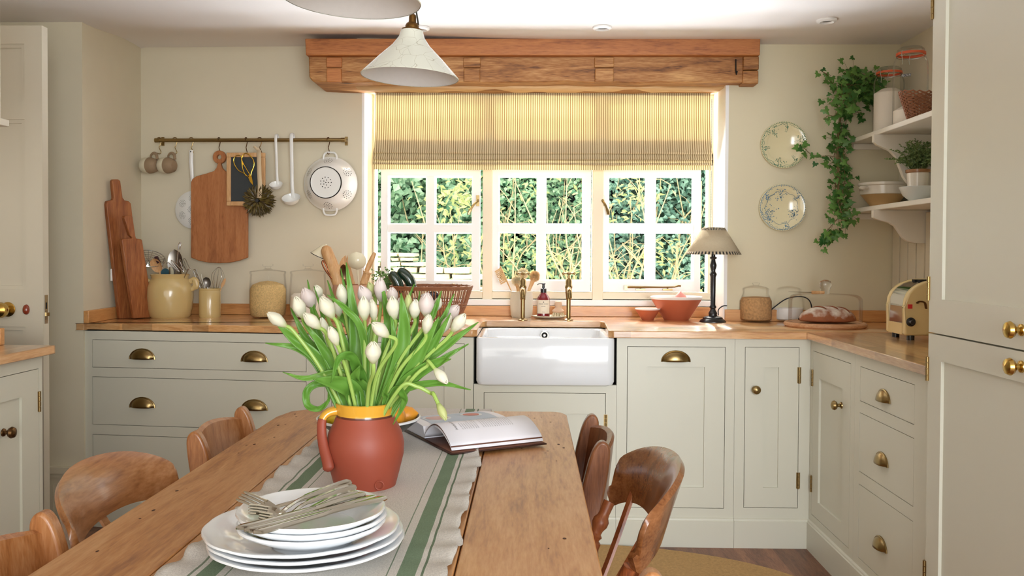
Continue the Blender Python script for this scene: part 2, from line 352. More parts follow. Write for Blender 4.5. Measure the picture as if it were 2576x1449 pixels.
# white ledge over the upstand
mb = MB(); zl = onY(1500, 761, 4.50).z
mb.box(XV+.004, XR, 4.515, GY, zl-.02, zl+.012); struct(mb.build('trim_4', M_white, bevel=.004))
sashes = [((962, 1207), (1075, 1094)), ((1240, 1484), (1352, 1371)), ((1514, 1758), (1625, 1645))]
for i, ((a, b_), (g0, g1)) in enumerate(sashes):
    w = bpy.data.objects.new('window_%d' % (i+1), None); COL.objects.link(w); w['kind'] = 'structure'
    w.location = (0, GY, 0); w.matrix_basis = T(0, GY, 0)
    xa, xb = onY(a, 600, GY).x, onY(b_, 600, GY).x
    za = zsb+.004; top_ = 1.69; zb = onY((a+b_)/2, 433, GY).z
    zg0 = onY((a+b_)/2, 706, GY).z; zg1 = onY((a+b_)/2, 444, GY).z; zm0 = onY((a+b_)/2, 584, GY).z; zm1 = onY((a+b_)/2, 565, GY).z
    xg0 = onY({0: 978, 1: 1254, 2: 1528}[i], 600, GY).x; xg1 = onY({0: 1190, 1: 1467, 2: 1743}[i], 600, GY).x
    xm0, xm1 = onY(g0, 600, GY).x, onY(g1, 600, GY).x
    mb = MB(); top = 1.69
    frame_mb(xa-.002, xb+.002, za, top, [(xg0, xg1, zg0, zg1)], -.035, .02).build('sash_frame', M_white, w)
    mb = frame_mb(xg0+.0002, xg1-.0002, zg0+.0002, zg1-.0002, [(xg0, xm0, zg0, zm0), (xm1, xg1+.001, zg0, zm0), (xg0, xm0, zm1, zg1+.001), (xm1, xg1+.001, zm1, zg1+.001)], -.03, .02)
    for (p, q, r_, s_) in ((xg0, xm0, zg0, zm0), (xm1, xg1, zg0, zm0), (xg0, xm0, zm1, zg1), (xm1, xg1, zm1, zg1)):
        e = .006
        fm = frame_mb(p, q, r_, s_, [(p+e, q-e, r_+e, s_-e)], -.022, .015); mb.add(fm.v, fm.f, 0, False)
    mb.build('glazing_bars', M_white, w)
    for (p, q, r_, s_) in ((xg0, xm0, zg0, zm0), (xm1, xg1, zg0, zm0), (xg0, xm0, zm1, zg1), (xm1, xg1, zm1, zg1)):
        mb = MB(); mb.box(p, q, -.002, .002, r_, s_); mb.build('pane', M_pane, w)
    MB().box(xa, xb, -.002, .002, 1.761, 2.068).build('fanlight_pane', M_pane, w)
    # brass casement fastener
    if i != 1:
        sx = 1 if i == 0 else -1
        p0 = onY(1202 if i == 0 else 1516, 505, GY-.04); p1 = onY(1180 if i == 0 else 1530, 540, GY-.07)
        mb = MB(); mb.box(p0.x-.008, p0.x+.008, -.045, -.035, p0.z-.028, p0.z+.028)
        mb.tube(bez([(p0.x, -.05, p0.z-.003), ((p0.x+p1.x)/2, -.065, p0.z-.025), (p1.x, -.07, p1.z+.01), (p1.x, -.07, p1.z)], 5), [.006]*8+[.008]*8, 8)
        mb.ball((p0.x, -.05, p0.z), .008)
        mb.build('fastener', M_brass, w)
    if i != 1:
        pa, pb = (onY(1570, 724, GY-.05), onY(1712, 722, GY-.05)) if i == 2 else (onY(1055, 722, GY-.05), onY(1145, 722, GY-.05))
        mb = MB(); z = pa.z
        mb.box(pa.x, pa.x+.018, -.055, -.035, z-.01, z+.012)
        mb.tube([(pa.x+.015, -.05, z+.004), (pa.x+.2, -.05, z+.004), (pb.x-.03, -.052, z+.006), (pb.x-.01, -.055, z+.014), (pb.x, -.055, z+.012)], [.006, .004, .004, .006, .006], 8)
        for k in (.06, .2): mb.box(pa.x+k, pa.x+k+.05, -.05, -.035, z-.012, z-.004); mb.tube([(pa.x+k+.025, -.045, z-.005), (pa.x+k+.025, -.045, z+.008)], .004, 6)
        mb.build('window_stay', M_brass, w)
# ---- lintel beam over the window
def bp(px, py, y=4.2): return onY(px, py, y)
M_beam = wood('old_beam', '4f2a10', 'a36c38', 'cf9f66', 'x', 1.0, .6, knots=4)
M_fascia = wood('red_pine_fascia', '7c4320', 'b06c38', 'c88449', 'x', 1.2, .5)
M_soff = wood('soffit_pine', 'cc9c66', 'e3b984', 'efcd9f', 'x', .7, .6)
bm_ = thing('lintel_beam', 'old exposed timber beam over the kitchen window', 'beam', (0, 4.2, 2.05))
zb0 = bp(1300, 205).z; zb1 = bp(1300, 141).z
mb = MB(); xl, xr = bp(776, 170).x, bp(1870, 180).x
poly = [(xl, zb1), (xl+.004, zb0+.02), (xl+.02, zb0), (bp(915, 200).x, zb0)]
n = 40
pts = [(xl, zb1), (xl+.003, zb0+.02), (xl+.02, zb0)]
for i in range(n+1): x = xl+.1+(xr-xl-.1)*i/n; pts.append((x, zb0+.008*math.sin(i*.9)*noise.noise(Vector((x*3, 0, 0)))-.004))
pts += [(xr, zb1)]
mb.prism(pts[::-1], 4.2, WYL+.01, 'y'); mb.build('beam_timber', M_beam, bm_, world=True, bevel=.006)
mb = MB(); zf1 = CEIL+.003
pts = [(bp(772, 120).x, zf1), (bp(774, 138).x, zb1-.004), (bp(1907, 143).x, zb1-.004), (bp(1908, 110).x, zf1)]
mb.prism(pts, 4.165, WYL+.01, 'y'); mb.build('fascia_board', M_fascia, bm_, world=True, bevel=.004)
mb = MB(); a, b_ = bp(1869, 180).x, bp(1908, 180).x
mb.box(a, b_, 4.19, WY+.02, zb0+.055, zb1-.002); mb.box(a-.004, b_-.003, 4.185, WY+.02, zb0-.012, zb0+.05)
mb.build('end_block', M_beam, bm_, world=True, bevel=.005)
for (a, b_) in ((822, 861), (1166, 1209), (1495, 1544)):
    xa, xb = bp(a, 170).x, bp(b_, 170).x; zm = (zb0+zb1)/2
    mb = MB(); mb.box(xa, xb, 4.188, 4.21, zm+.004, zb1-.008); mb.box(xa+.003, xb-.002, 4.182, 4.21, zb0-.006, zm-.002)
    mb.build('mortise_block', M_fascia if a == 822 else M_beam, bm_, world=True, bevel=.004)
p = bp(1851, 165, 4.19); mb = MB(); mb.tube([(p.x, 4.19, p.z+.03), (p.x-.001, 4.183, p.z-.03), (p.x, 4.175, p.z-.045), (p.x+.002, 4.17, p.z-.03)], .003, 6)
mb.build('iron_nail', M_dark, bm_, world=True)
mb = MB(); mb.grid([[(XL-.01, WY+.028, zb0+.0), (XR+.01, WY+.028, zb0+.0)], [(XL-.01, GY, 2.068), (XR+.01, GY, 2.068)]]); mb.build('soffit_board', M_soff, bm_, world=True, thick=.02)
# ---- recessed ceiling lights
for k, (px, py, lab) in enumerate(((1057, 70, 'round white recessed ceiling spotlight just right of the pendant lamp fitting'), (1515, 68, 'round white recessed ceiling spotlight above the middle of the beam'), (2080, 50, 'round white recessed ceiling spotlight nearest the right-hand shelves'))):
    p = onZ(px, py, CEIL); t = thing('ceiling_spotlight', lab, 'light', (p.x, p.y, CEIL-.012), 0, 'recessed ceiling spotlights')
    MB().lathe([(.024, .008), (.030, .0), (.042, .004), (.043, .0125)], 32).build('ring', M_white, t)
    MB().lathe([(0, .011), (.026, .011)], 24).build('bulb', M_china, t)
# ---- open panelled door far left
DY = 3.3; xd = onY(107, 500, DY).x; zt_ = onY(60, 64, DY).z
d = bpy.data.objects.new('door_1', None); COL.objects.link(d); d['kind'] = 'structure'; d.location = (xd, DY, 0); d.matrix_basis = T(xd, DY, 0)
M_door = mat('door_paint', 'd3cbb8', .6)
mb = MB(); pz = lambda py: onY(60, py, DY).z
xs = [onY(62, 400, DY).x-xd, -.62]
ops = [(pz(255), pz(110)), (pz(728), pz(300)), (.2, pz(822))]
W0 = -.76
mb.box(xs[0], 0, 0, .04, .01, zt_); mb.box(W0, xs[1], 0, .04, .01, zt_)
zz = [.01]+[v for o in ops[::-1] for v in o]+[zt_]
for i in range(0, len(zz), 2): mb.box(xs[1], xs[0], 0, .04, zz[i], zz[i+1])
for z0, z1 in ops:
    mb.box(xs[1], xs[0], .014, .03, z0, z1)
    fm = frame_mb(xs[1], xs[0], z0, z1, [(xs[1]+.014, xs[0]-.014, z0+.014, z1-.014)], .006, .02); mb.add(fm.v, fm.f, 0, False)
mb.build('door_leaf', M_door, d)
p = onY(22, 778, DY); q = Matrix.Translation((p.x-xd, 0, p.z)) @ Rx(90)
mb = MB(); mb.lathe([(0, .002), (.027, .002), (.028, .006), (.012, .01), (.009, .03), (.014, .036)], 24, M=q)
mb.lathe([(.012, .034), (.026, .04), (.03, .055), (.026, .068), (.012, .075), (0, .076)], 24, M=q); mb.build('door_knob', M_bright, d)
p = onY(67, 780, DY); mb = MB(); x, z = p.x-xd, p.z
mb.grid([[(x+s*math.cos(a)*w, -.002-h, z+(s*math.sin(a))*1.35*w*(1.25 if math.sin(a) > 0 else 1)) for a in [2*math.pi*k/16 for k in range(16)]] for s, w, h in ((.013, 1, 0), (.012, 1, .006), (.007, 1, .011), (.001, 1, .012))], closed=True)
mb.build('keyhole_cover', mat('dark_red_lacquer', '8e3a22', .25, coat=.5), d, label='dark red teardrop keyhole cover')
p = onY(114, 778, DY+.02); mb = MB(); z = p.z
mb.box(-.001, .002, .008, .03, z-.055, z+.055); mb.build('lock_plate', M_steel, d)
mb = MB(); mb.box(.002, .012, .014, .024, z-.026, z-.012); mb.box(.0005, .0026, .015, .023, z+.002, z+.026, 1); mb.build('latch_bolt', [M_brass, M_dark], d)
# ================================================================== CABINETS AND WORKTOPS
HZ = .882  # underside of the worktop
def cup_handle(parent, x, z, w=.1, y=0, M=None):
    mb = MB(); P = []; n = 14; h = w*.38
    for j in range(9):
        v = j/8*math.pi/2; row = []
        for i in range(n+1):
            a = math.pi*i/n; row.append((x+math.cos(a)*w/2*math.cos(v*.0+0)*(1-.25*math.sin(v)) , y-math.sin(v)*.022*(.35+.65*math.sin(a)), z-h*.4+math.sin(a)*h*math.cos(v)))
        P.append(row)
    mb.grid(P, 0); 
    mb.tube([(x+math.cos(math.pi*i/n)*w/2, y-.002, z-h*.4+math.sin(math.pi*i/n)*h) for i in range(n+1)], .003, 6)
    return mb.build('cup_handle', M_brass, parent, thick=.0015)
def knob(parent, x, z, r=.016, name='knob', m=None):
    mb = MB(); mb.lathe([(0, 0), (r*.7, 0), (r*.65, .004), (r*.35, .008), (r*.35, .016), (r*.8, .02), (r, .027), (r*.85, .035), (r*.4, .039), (0, .04)], 20, M=T(x, 0, z) @ Rx(90))
    return mb.build(name, m or M_brass, parent)
def hinge(parent, x, z, y=-.002):
    mb = MB()
    for k in range(4): mb.lathe([(0, -.035+k*.0175), (.0045, -.035+k*.0175), (.0045, -.019+k*.0175), (0, -.019+k*.0175)], 10, M=T(x, y, z))
    mb.box(x-.008, x+.008, y+.0015, y+.003, z-.034, z+.034)
    return mb.build('hinge', M_brass, parent)
def front(parent, kind, x0, x1, z0, z1, panel=None, name=None):
    g = .0022; a, b_, c, e = x0+g, x1-g, z0+g, z1-g; mb = MB()
    if panel:
        p0, p1, q0, q1 = panel
        mb = frame_mb(a, b_, c, e, [panel], 0, .022); mb.box(p0, p1, .009, .018, q0, q1)
    else: mb.box(a, b_, .0005, .02, c, e)
    return mb.build(name or kind, M_cab, parent)
def carcass(parent, x0, x1, z0, z1, ops, depth=.55, y1=.022):
    mb = frame_mb(x0, x1, z0, z1, ops)
    mb.box(x0+.001, x1-.001, .0225, depth, z0, z1, 1)
    return mb.build('carcass', [M_cab, M_gap], parent)
def plinth(parent, x0, x1, h=.125, y=-.012):
    mb = MB(); mb.box(x0, x1, y, .02, 0, h-.018)
    mb.prism([(y, h-.018), (y, h-.012), (y+.004, h-.01), (y+.005, h-.004), (y+.011, h), (.02, h), (.02, h-.018)], x0, x1, 'x')
    return mb.build('plinth', M_cab, parent)
CY = 3.685
def cz(py, px=1700, y=None): return onY(px, py, y or CY).z
def cx(px, py=1000): return onY(px, py, CY).x
# right of the sink, two units
X1, X2, X3 = cx(1551), cx(1848), onZ(2027, 835, ZT).x+.0245
PZ = cz(1301)
t = thing('pull_out_cabinet', 'pale painted cabinet right of the sink with one brass cup handle near its top', 'cabinet', (X1, CY, 0))
o = (cx(1577)-X1, cx(1824)-X1, cz(1278), cz(872)); carcass(t, 0, X2-X1-.001, PZ, HZ, [o]); plinth(t, 0, X2-X1-.001, PZ)
dd = front(t, 'door', *o, panel=(cx(1628)-X1, cx(1772)-X1, cz(1226), cz(923))); cup_handle(dd, cx(1700, 900)-X1, cz(899), .118)
t = thing('narrow_cabinet', 'narrow pale painted corner cabinet with a round brass knob and slim panelled door', 'cabinet', (X2, CY, 0))
o = (cx(1873)-X2, cx(2010)-X2, cz(1278, 1940), cz(873, 1940)); carcass(t, 0, X3-X2, PZ, HZ, [o]); plinth(t, 0, X3-X2+.0, PZ)
dd = front(t, 'door', *o, panel=(cx(1922)-X2, cx(1959)-X2, cz(1227, 1940), cz(924, 1940))); knob(dd, cx(1899)-X2, cz(979, 1899), .0185)
for py in (944, 1209): hinge(dd, cx(2010)-X2, cz(py, 2010))
# sink unit
X0 = cx(1192); t = thing('sink_cabinet', 'pale painted cabinet carrying the white butler sink', 'cabinet', (X0, CY, 0))
zs_ = cz(968, 1380); w = X1-X0-.001; o = (cx(1217)-X0, cx(1524)-X0, cz(1278), cz(988, 1380))
mb = frame_mb(0, w, PZ, zs_, [o]); mb.box(.001, w-.001, .0225, .55, PZ, zs_-.012, 1); mb.build('carcass', [M_cab, M_gap], t); plinth(t, 0, w, PZ)
mid = (o[0]+o[1])/2
dd = front(t, 'door', *o, panel=(o[0]+.075, o[1]-.075, PZ+.1, cz(1041, 1450))); knob(dd, o[0]+.035, cz(1120), .0185)
hinge(dd, o[1], cz(1063, 1524)); hinge(dd, o[1], cz(1209, 1524))
# left run, in a frame turned with the left wall
A0 = Vector((X0-.002, CY, 0)); B0 = onY(208, 900, 3.875); LRA = math.atan2(A0.y-3.875, A0.x-B0.x)
ML = T(*A0) @ Matrix.Rotation(LRA, 4, 'Z'); nL = ML.to_3x3() @ Vector((0, 1, 0))
def LR(px, py, off=0): return ML.inverted() @ onP(px, py, ML @ Vector((0, -off, 0)), nL)
def lx(px, py=900): return LR(px, py).x
def lz(py, px): return LR(px, py).z
xe = lx(209)
xm = lx(817)
t = thing('dresser_drawer_unit', 'wide pale painted chest of drawers with brass cup handles under the left worktop', 'drawer unit', ML @ Vector((xe, 0, 0)), LRA)
a, b_ = lx(232)-xe, lx(771)-xe
ops = [(a, b_, lz(929, 450), lz(858, 450)), (a, b_, lz(1073, 400), lz(951, 400)), (a, b_, .155, lz(1096, 350))]
carcass(t, 0, xm-xe-.001, .13, HZ-.004, ops, depth=.5); plinth(t, 0, xm-xe-.001, .13)
for k, o in enumerate(ops):
    dd = front(t, 'drawer', *o)
    for px in (358, 640):
        zz_ = {0: 891 if px == 358 else 897, 1: 1013 if px == 358 else 1019}.get(k)
        z = lz(zz_, px) if zz_ else (o[2]+o[3])/2
        cup_handle(dd, lx(px)-xe, z-.004, .118)
t = thing('dishwasher_cabinet', 'pale painted panelled cabinet left of the sink, behind the tulips', 'cabinet', ML @ Vector((xm, 0, 0)), LRA)
o = (.03, lx(1169)-xm, .155, lz(864, 1150)); carcass(t, 0, -xm-.001, .13, HZ-.004, [o], depth=.12); plinth(t, 0, -xm-.001, .13)
dd = front(t, 'door', *o, panel=(.12, lx(1118)-xm, .3, lz(922, 1120)))
# worktops
WE = 3.66
def poly_top(name, poly, lab, cat, mt, h0=HZ, h1=ZT):
    return tag(MB().prism(poly, h0, h1, 'z').build(name, mt, bevel=.003), lab, cat)
sx0, sx1 = onY(1200, 830, WE).x, onY(1531, 833, WE).x; sy = onZ(1380, 808, ZT).y
BL = onZ(1217, 808, ZT).x; BR = onZ(1516, 808, ZT).x
lf = onZ(203, 812, ZT); CYX = onZ(2027, 835, ZT).x
bl = MW @ Vector((0, -.001, 0))
lw_c = MW @ Vector((cornL+.002, -.002, 0))
UY = 4.515
REN = 2.53
pl = [(lf.x, lf.y), (sx0-.02, WE+.004), (sx0, WE+.02), (BL-.005, sy-.02), (BL+.012, sy), (BR-.012, sy), (BR+.005, sy-.02), (sx1, WE+.02), (sx1+.02, WE),
      (CYX, WE), (CYX, WE+.0), (RW-.022, WE), (RW-.022, WY-.002), (XR-.005, WY-.002), (XR-.005, UY), (XV+.005, UY), (XL+.005, WYL-.003), (lw_c.x, lw_c.y), (NX+.003, NY+.0), (lf.x-.004, NY-.004)]
o = poly_top('worktop', pl, 'long oak worktop under the window with the sink cut-out', 'worktop', M_top)
p = onX(2300, 934, CYX)
poly_top('worktop', [(CYX, WE-.001), (CYX, REN+.035), (CYX+.03, REN), (RW-.022, REN), (RW-.022, WE-.001)], 'oak worktop along the right wall beneath the toaster', 'worktop', M_topY)
# upstands
uh = onY(1500, 763, 4.49).z
tag(MB().box(XV-.012, XR-.006, 4.49, UY-.001, ZT+.0005, zl-.021).build('upstand', M_ups, bevel=.002), 'oak upstand board beneath the window ledge', 'upstand')
uz = onY(2190, 781, WY-.02).z
tag(MB().box(XR+.0, RW-.045, WY-.022, WY-.001, ZT+.0005, uz).build('upstand', M_ups, bevel=.002), 'oak upstand board on the wall behind the bread dome', 'upstand')
tag(MB().box(RW-.044, RW-.0225, REN, WY-.001, ZT+.0005, uz).build('upstand', M_upsY, bevel=.002), 'oak upstand board along the right wall behind the toaster', 'upstand')
mb = MB(); zu = LW(600, 764, .02).z
mb.box(cornL+.024, -.004, -.022, -.001, ZT+.0005, zu, M=MW); tag(mb.build('upstand', M_ups, bevel=.002), 'oak upstand board on the wall behind the cream crocks', 'upstand')
mb = MB(); v0 = Vector((NX+.001, NY+.0, 0)); v1 = Vector((cw.x, cw.y-.03, 0)); dv = (v1-v0).normalized(); nv = Vector((dv.y, -dv.x, 0)); q = [v0, v1, v1+nv*.022, v0+nv*.022]
mb.prism([(k.x, k.y) for k in q], ZT+.0005, onY(215, 782, NY).z, 'z'); tag(mb.build('upstand', M_upsY, bevel=.002), 'short oak upstand on the side wall at the far left of the worktop', 'upstand')
# right run units: frame fronts face -X.  local x runs toward the camera, local y runs to the right wall
CXR = CYX+.025
def RR(px, py): p = onX(px, py, CXR); return p.y, p.z
def rx(px, py): return RR(px, py)[0]
RO = CY-.0
def lr(px, py): return RO-rx(px, py)
rot = -math.pi/2
y_div = lr(2151, 960); y_end = RO-REN-.0
t = thing('corner_cabinet', 'pale painted cabinet on the right run with panelled door and oval brass knob', 'cabinet', (CXR, RO, 0), rot)
zd0, zd1 = RR(2090, 1345)[1], RR(2090, 897)[1]
PR = RR(2060, 1325)[1]
zd0 = PR+.022
o = (lr(2045, 900)+.0, lr(2141, 900), zd0, zd1)
carcass(t, .0, y_div-.001, PZ, HZ, [o], depth=.5); plinth(t, 0, y_div-.001, PZ)
dd = front(t, 'door', *o, panel=(lr(2060, 1000), lr(2120, 1000), zd0+.07, RR(2090, 965)[1])); knob(dd, lr(2117, 1026), RR(2130, 1026)[1], .0185)
for py in (948, 1215): hinge(dd, o[0], RR(2040, py)[1])
t = thing('drawer_unit', 'pale painted stack of three drawers with brass cup handles at the right', 'drawer unit', (CXR, RO-y_div, 0), rot)
yy = lambda px, py: lr(px, py)-y_div
a, b_ = yy(2163, 1000), yy(2301, 1000)
def rz(py, px): return RR(px, py)[1]
ops = [(a, b_, rz(1009, 2164), rz(921, 2164)), (a, b_, rz(1187, 2163), rz(1037, 2163)), (a, b_, zd0, rz(1216, 2160))]
carcass(t, 0, y_end-y_div-.001, PZ, HZ, ops, depth=.5); plinth(t, 0, y_end-y_div-.001, PZ)
for o, (px, py) in zip(ops, ((2224, 992), (2219, 1150), (2216, 1362))):
    dd = front(t, 'drawer', *o); cup_handle(dd, yy(px, py), rz(py+6, px), .1)
# tall larder cabinet
TX = CYX-.005
t = thing('larder_cabinet', 'tall pale painted larder cupboard filling the right edge', 'cabinet', (TX, REN-.002, 0), rot)
def ty(px, py): return REN-.002-onX(px, py, TX).y
def tz(px, py): return onX(px, py, TX).z
LEN = 1.55
zsp = tz(2400, 849)
ox = ty(2340, 500)
o1 = (ox, LEN-.06, zsp, 2.2); o2 = (ox, LEN-.06, .15, zsp)
mb = frame_mb(0, LEN, 0, CEIL-.002, [(ox, LEN-.06, .15, 2.2)]); mb.box(.001, LEN, .0225, RW-TX-.002, 0, CEIL-.002, 0); mb.build('carcass', [M_cab, M_gap], t)
for o, pa in ((o1, (ty(2374, 400), LEN-.18, tz(2400, 757), 2.12)), (o2, (ty(2366, 1000), LEN-.18, .27, tz(2366, 909)))):
    dd = front(t, 'door', *o, panel=pa)
    for (px, py) in (((2336, 25), (2335, 725)) if o is o1 else ((2331, 926), (2322, 1435))): hinge(dd, ox, tz(px, py))
    k = (2568, 830) if o is o1 else (2568, 922)
    knob(dd, ty(2576, k[1])-.01, tz(k[0], k[1]), .021, m=M_bright)
# front-left run
FX = onZ(140, 868, ZT).x; FY = onZ(140, 868, ZT).y
tag(MB().prism([(FX, .9), (FX, FY), (FX-.75, FY), (FX-.75, .9)], HZ, ZT, 'z').build('worktop', M_topY, bevel=.003), 'oak worktop end at the far left in front of the door', 'worktop')
tag(MB().box(FX-.75, onY(3, 840, FY-.02).x, FY-.022, FY, ZT+.0005, onY(2, 826, FY-.02).z).build('upstand', M_ups, bevel=.002), 'oak upstand end at the far left edge in front of the door', 'upstand')
LXF = FX-.03
t = thing('left_cabinet', 'pale painted cabinet at the far left with a dark oval knob', 'cabinet', (LXF, FY-1.2, 0), math.pi/2)
fy = lambda px, py: onX(px, py, LXF).y-(FY-1.2); fz = lambda px, py: onX(px, py, LXF).z
e1 = 1.2-.03
o = (fy(0, 950)-.28, fy(98, 950), .17, fz(60, 935))
carcass(t, 0, e1, PZ, HZ, [o], depth=.6); plinth(t, 0, e1, PZ)
dd = front(t, 'door', *o, panel=(o[0]+.08, fy(55, 1000), .25, fz(40, 1003))); knob(dd, fy(8, 1088), fz(8, 1088), .0185, m=M_bronze)
hinge(dd, o[1], fz(97, 1010))
# wall cabinet / shelf end at the far left edge
zc = onY(14, 311, 2.5).z
t = thing('wall_shelf', 'white shelf end poking in at the far left edge', 'shelf', (onY(24, 311, 2.5).x, 2.5, zc))
MB().box(-.5, 0, -.2, .0, -.01, .01).build('board', M_shelf, t, bevel=.002)
MB().box(-.4, onY(2, 200, 2.5).x-onY(24, 311, 2.5).x, -.2, 0, .01, CEIL-zc-.002).build('side_panel', M_shelf, t, bevel=.002)
# light switch on the side wall
f = (285-1335)/2200
p = onX(286, 690, NX); mb = MB(); mb.box(NX-.006, NX+.014, 4.02, 4.10, 1.1, 1.19)
# ---- butler sink
SF = WE-.012
t = thing('butler_sink', 'white glazed butler sink set into the oak worktop', 'sink', (0, SF, 0))
xa, xb = onY(1197, 900, SF).x, onY(1547, 900, SF).x; za, zb = zs_-.002, onY(1380, 850, SF).z
zb = HZ-.001
def rrect(x0, x1, y0, y1, r, n=5):
    out = []
    for cx_, cy_, a in ((x1-r, y1-r, 0), (x0+r, y1-r, 90), (x0+r, y0+r, 180), (x1-r, y0+r, 270)):
        for k in range(n+1): q = (a+90*k/n)*D2R; out.append((cx_+r*math.cos(q), cy_+r*math.sin(q)))
    return out
yb = .5
P = []
for ins, z, r in ((.02, za, .03), (.006, za+.006, .03), (0, za+.02, .03), (0, zb-.006, .03), (.003, zb-.001, .028), (.008, zb, .025), (.02, zb, .025), (.025, zb-.006, .04), (.03, zb-.05, .05), (.034, za+.06, .05), (.06, za+.035, .06)):
    P.append([(x, y, z) for x, y in rrect(xa+ins, xb-ins, ins, yb-ins, r)])
mb = MB(); mb.grid(P, closed=True); nn = len(P[0]); mb.add(P[-1], [tuple(range(nn))], 0); mb.add(P[0], [tuple(range(nn))[::-1]], 0)
mb.build('basin', M_china, t)
p = onY(1370, 844, SF+yb-.05); Mo = T(p.x, yb-.033, p.z) @ Rx(90)
MB().lathe([(0, .004), (.006, .005), (.007, .001), (.014, .001), (.014, .006), (.02, .006), (.022, 0)], 20, M=Mo, mats=[0, 0, 1, 1, 0, 0]).build('overflow', [M_steel, M_dark], t)
# ================================================================== OUTSIDE
def leafmat(name, c, c2, tr=.35):
    m, nt, b = new_mat(name); L = nt.links.new
    o = nt.nodes.new('ShaderNodeObjectInfo'); g = nt.nodes.new('ShaderNodeNewGeometry')
    r = ramp(nt, [(0, c), (1, c2)]); L(g.outputs['Random Per Island'], r.inputs[0]); L(r.outputs[0], b.inputs['Base Color'])
    b.inputs['Roughness'].default_value = .38; b.inputs['Specular IOR Level'].default_value = .5
    t = nt.nodes.new('ShaderNodeBsdfTranslucent'); L(r.outputs[0], t.inputs[0])
    mx = nt.nodes.new('ShaderNodeMixShader'); mx.inputs[0].default_value = tr
    L(b.outputs[0], mx.inputs[1]); L(t.outputs[0], mx.inputs[2]); L(mx.outputs[0], nt.nodes['Material Output'].inputs[0]); return m
def leaf(mb, p, d, n, l, w, m=0, fold=.25):
    d = Vector(d).normalized(); n = Vector(n); s = d.cross(n)
    if s.length < 1e-4: s = d.orthogonal()
    s.normalize(); u = s.cross(d); p = Vector(p)
    vs = [p, p+d*l*.4+s*w/2+u*w*fold, p+d*l, p+d*l*.4-s*w/2+u*w*fold, p+d*l*.45]
    mb.add(vs, [(0, 1, 4), (1, 2, 4), (2, 3, 4), (3, 0, 4)], m, True)
def bush(name, label, cat, x0, x1, z0, z1, y, dep, nl, l, w, m, mb_mat, group=None, nb=10, seed=1, core=None, clump=None):
    R = random.Random(seed); t = thing(name, label, cat, ((x0+x1)/2, y, GZ), 0, group); mb = MB()
    cl = [(R.uniform(x0, x1), R.uniform(z0, z1)) for _ in range(clump)] if clump else None
    for _ in range(nl):
        if cl: c = R.choice(cl); x = R.gauss(c[0], .11); z = R.gauss(c[1], .09)
        else: x = R.uniform(x0, x1); z = R.uniform(z0, z1)
        yy = y+R.uniform(0, dep)+.25*noise.noise(Vector((x*2.3, z*2.3, seed)))
        a = R.uniform(0, 6.28); d = Vector((math.cos(a)*.8, -.35+R.uniform(-.4, .3), math.sin(a)*.6-.25))
        leaf(mb, (x, yy, z), d, (R.uniform(-.5, .5), -1, .6), l*R.uniform(.6, 1.25), w*R.uniform(.7, 1.2))
    mb.build('foliage', m, t, world=True)
    mb = MB()
    for _ in range(nb):
        x = R.uniform(x0, x1); zt = R.uniform(z0+(z1-z0)*.4, z1); yy = y+dep*.3+R.uniform(-.1, .1); dx = R.uniform(-.5, .5)
        P = bez([(x, yy, GZ), (x+dx*.3, yy-.05, (GZ+zt)/2-.1), (x+dx*.7+R.uniform(-.1, .1), yy-.1, (GZ+zt)/2+.25), (x+dx, yy-.1, zt)], 5)
        mb.tube(P, [.012*(1-.75*i/len(P)) for i in range(len(P))], 5)
        for k in range(4): a = P[R.randrange(5, len(P))]; e = a+Vector((R.uniform(-.25, .25), R.uniform(-.1, .05), R.uniform(.02, .25))); mb.tube([a, (a+e)/2+Vector((0, 0, .02)), e], [.004, .003, .002], 4)
    mb.build('branches', mb_mat, t, world=True)
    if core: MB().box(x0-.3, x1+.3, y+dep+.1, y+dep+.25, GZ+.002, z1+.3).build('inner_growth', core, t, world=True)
    return t
GZ = .35
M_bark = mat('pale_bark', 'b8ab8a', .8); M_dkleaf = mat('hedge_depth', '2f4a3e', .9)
struct_g = MB().box(-9, 9, 4.75, 16, GZ-.3, GZ).build('garden_ground', mat('garden_gravel', 'a9a489', .95, var=.2, vscale=6, bump=.5, bscale=40)); tag(struct_g, 'pale ground of the garden outside the window', 'ground')
L_ivy = leafmat('ivy_leaf_dark', '43805f', 'b9dcc0', .25); L_hol = leafmat('holly_leaf', '3a7062', 'a8d2c2', .2); L_yel = leafmat('pale_leaf', 'a9bd7c', 'dfe4b0', .5); L_mid = leafmat('mid_leaf', '4d8c6c', 'c0e2c0', .3)
def wx(px, Y): return onY(px, 600, Y).x
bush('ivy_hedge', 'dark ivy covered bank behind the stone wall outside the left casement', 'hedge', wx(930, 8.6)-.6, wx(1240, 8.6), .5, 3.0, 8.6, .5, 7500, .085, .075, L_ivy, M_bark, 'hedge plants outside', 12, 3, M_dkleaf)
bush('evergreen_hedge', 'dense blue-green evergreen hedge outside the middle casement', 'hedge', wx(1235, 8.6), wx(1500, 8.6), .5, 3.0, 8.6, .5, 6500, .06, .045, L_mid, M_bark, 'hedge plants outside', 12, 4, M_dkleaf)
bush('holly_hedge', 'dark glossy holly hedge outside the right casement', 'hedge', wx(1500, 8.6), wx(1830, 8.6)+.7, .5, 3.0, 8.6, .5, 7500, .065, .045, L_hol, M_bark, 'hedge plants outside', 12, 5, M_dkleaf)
bush('flowering_shrub', 'loose yellow-green shrub in front of the ivy outside the left casement', 'shrub', wx(1100, 7.6), wx(1190, 7.6), .9, 2.0, 7.6, .4, 200, .085, .03, L_yel, M_bark, 'pale shrubs outside', 5, 6, None, 7)
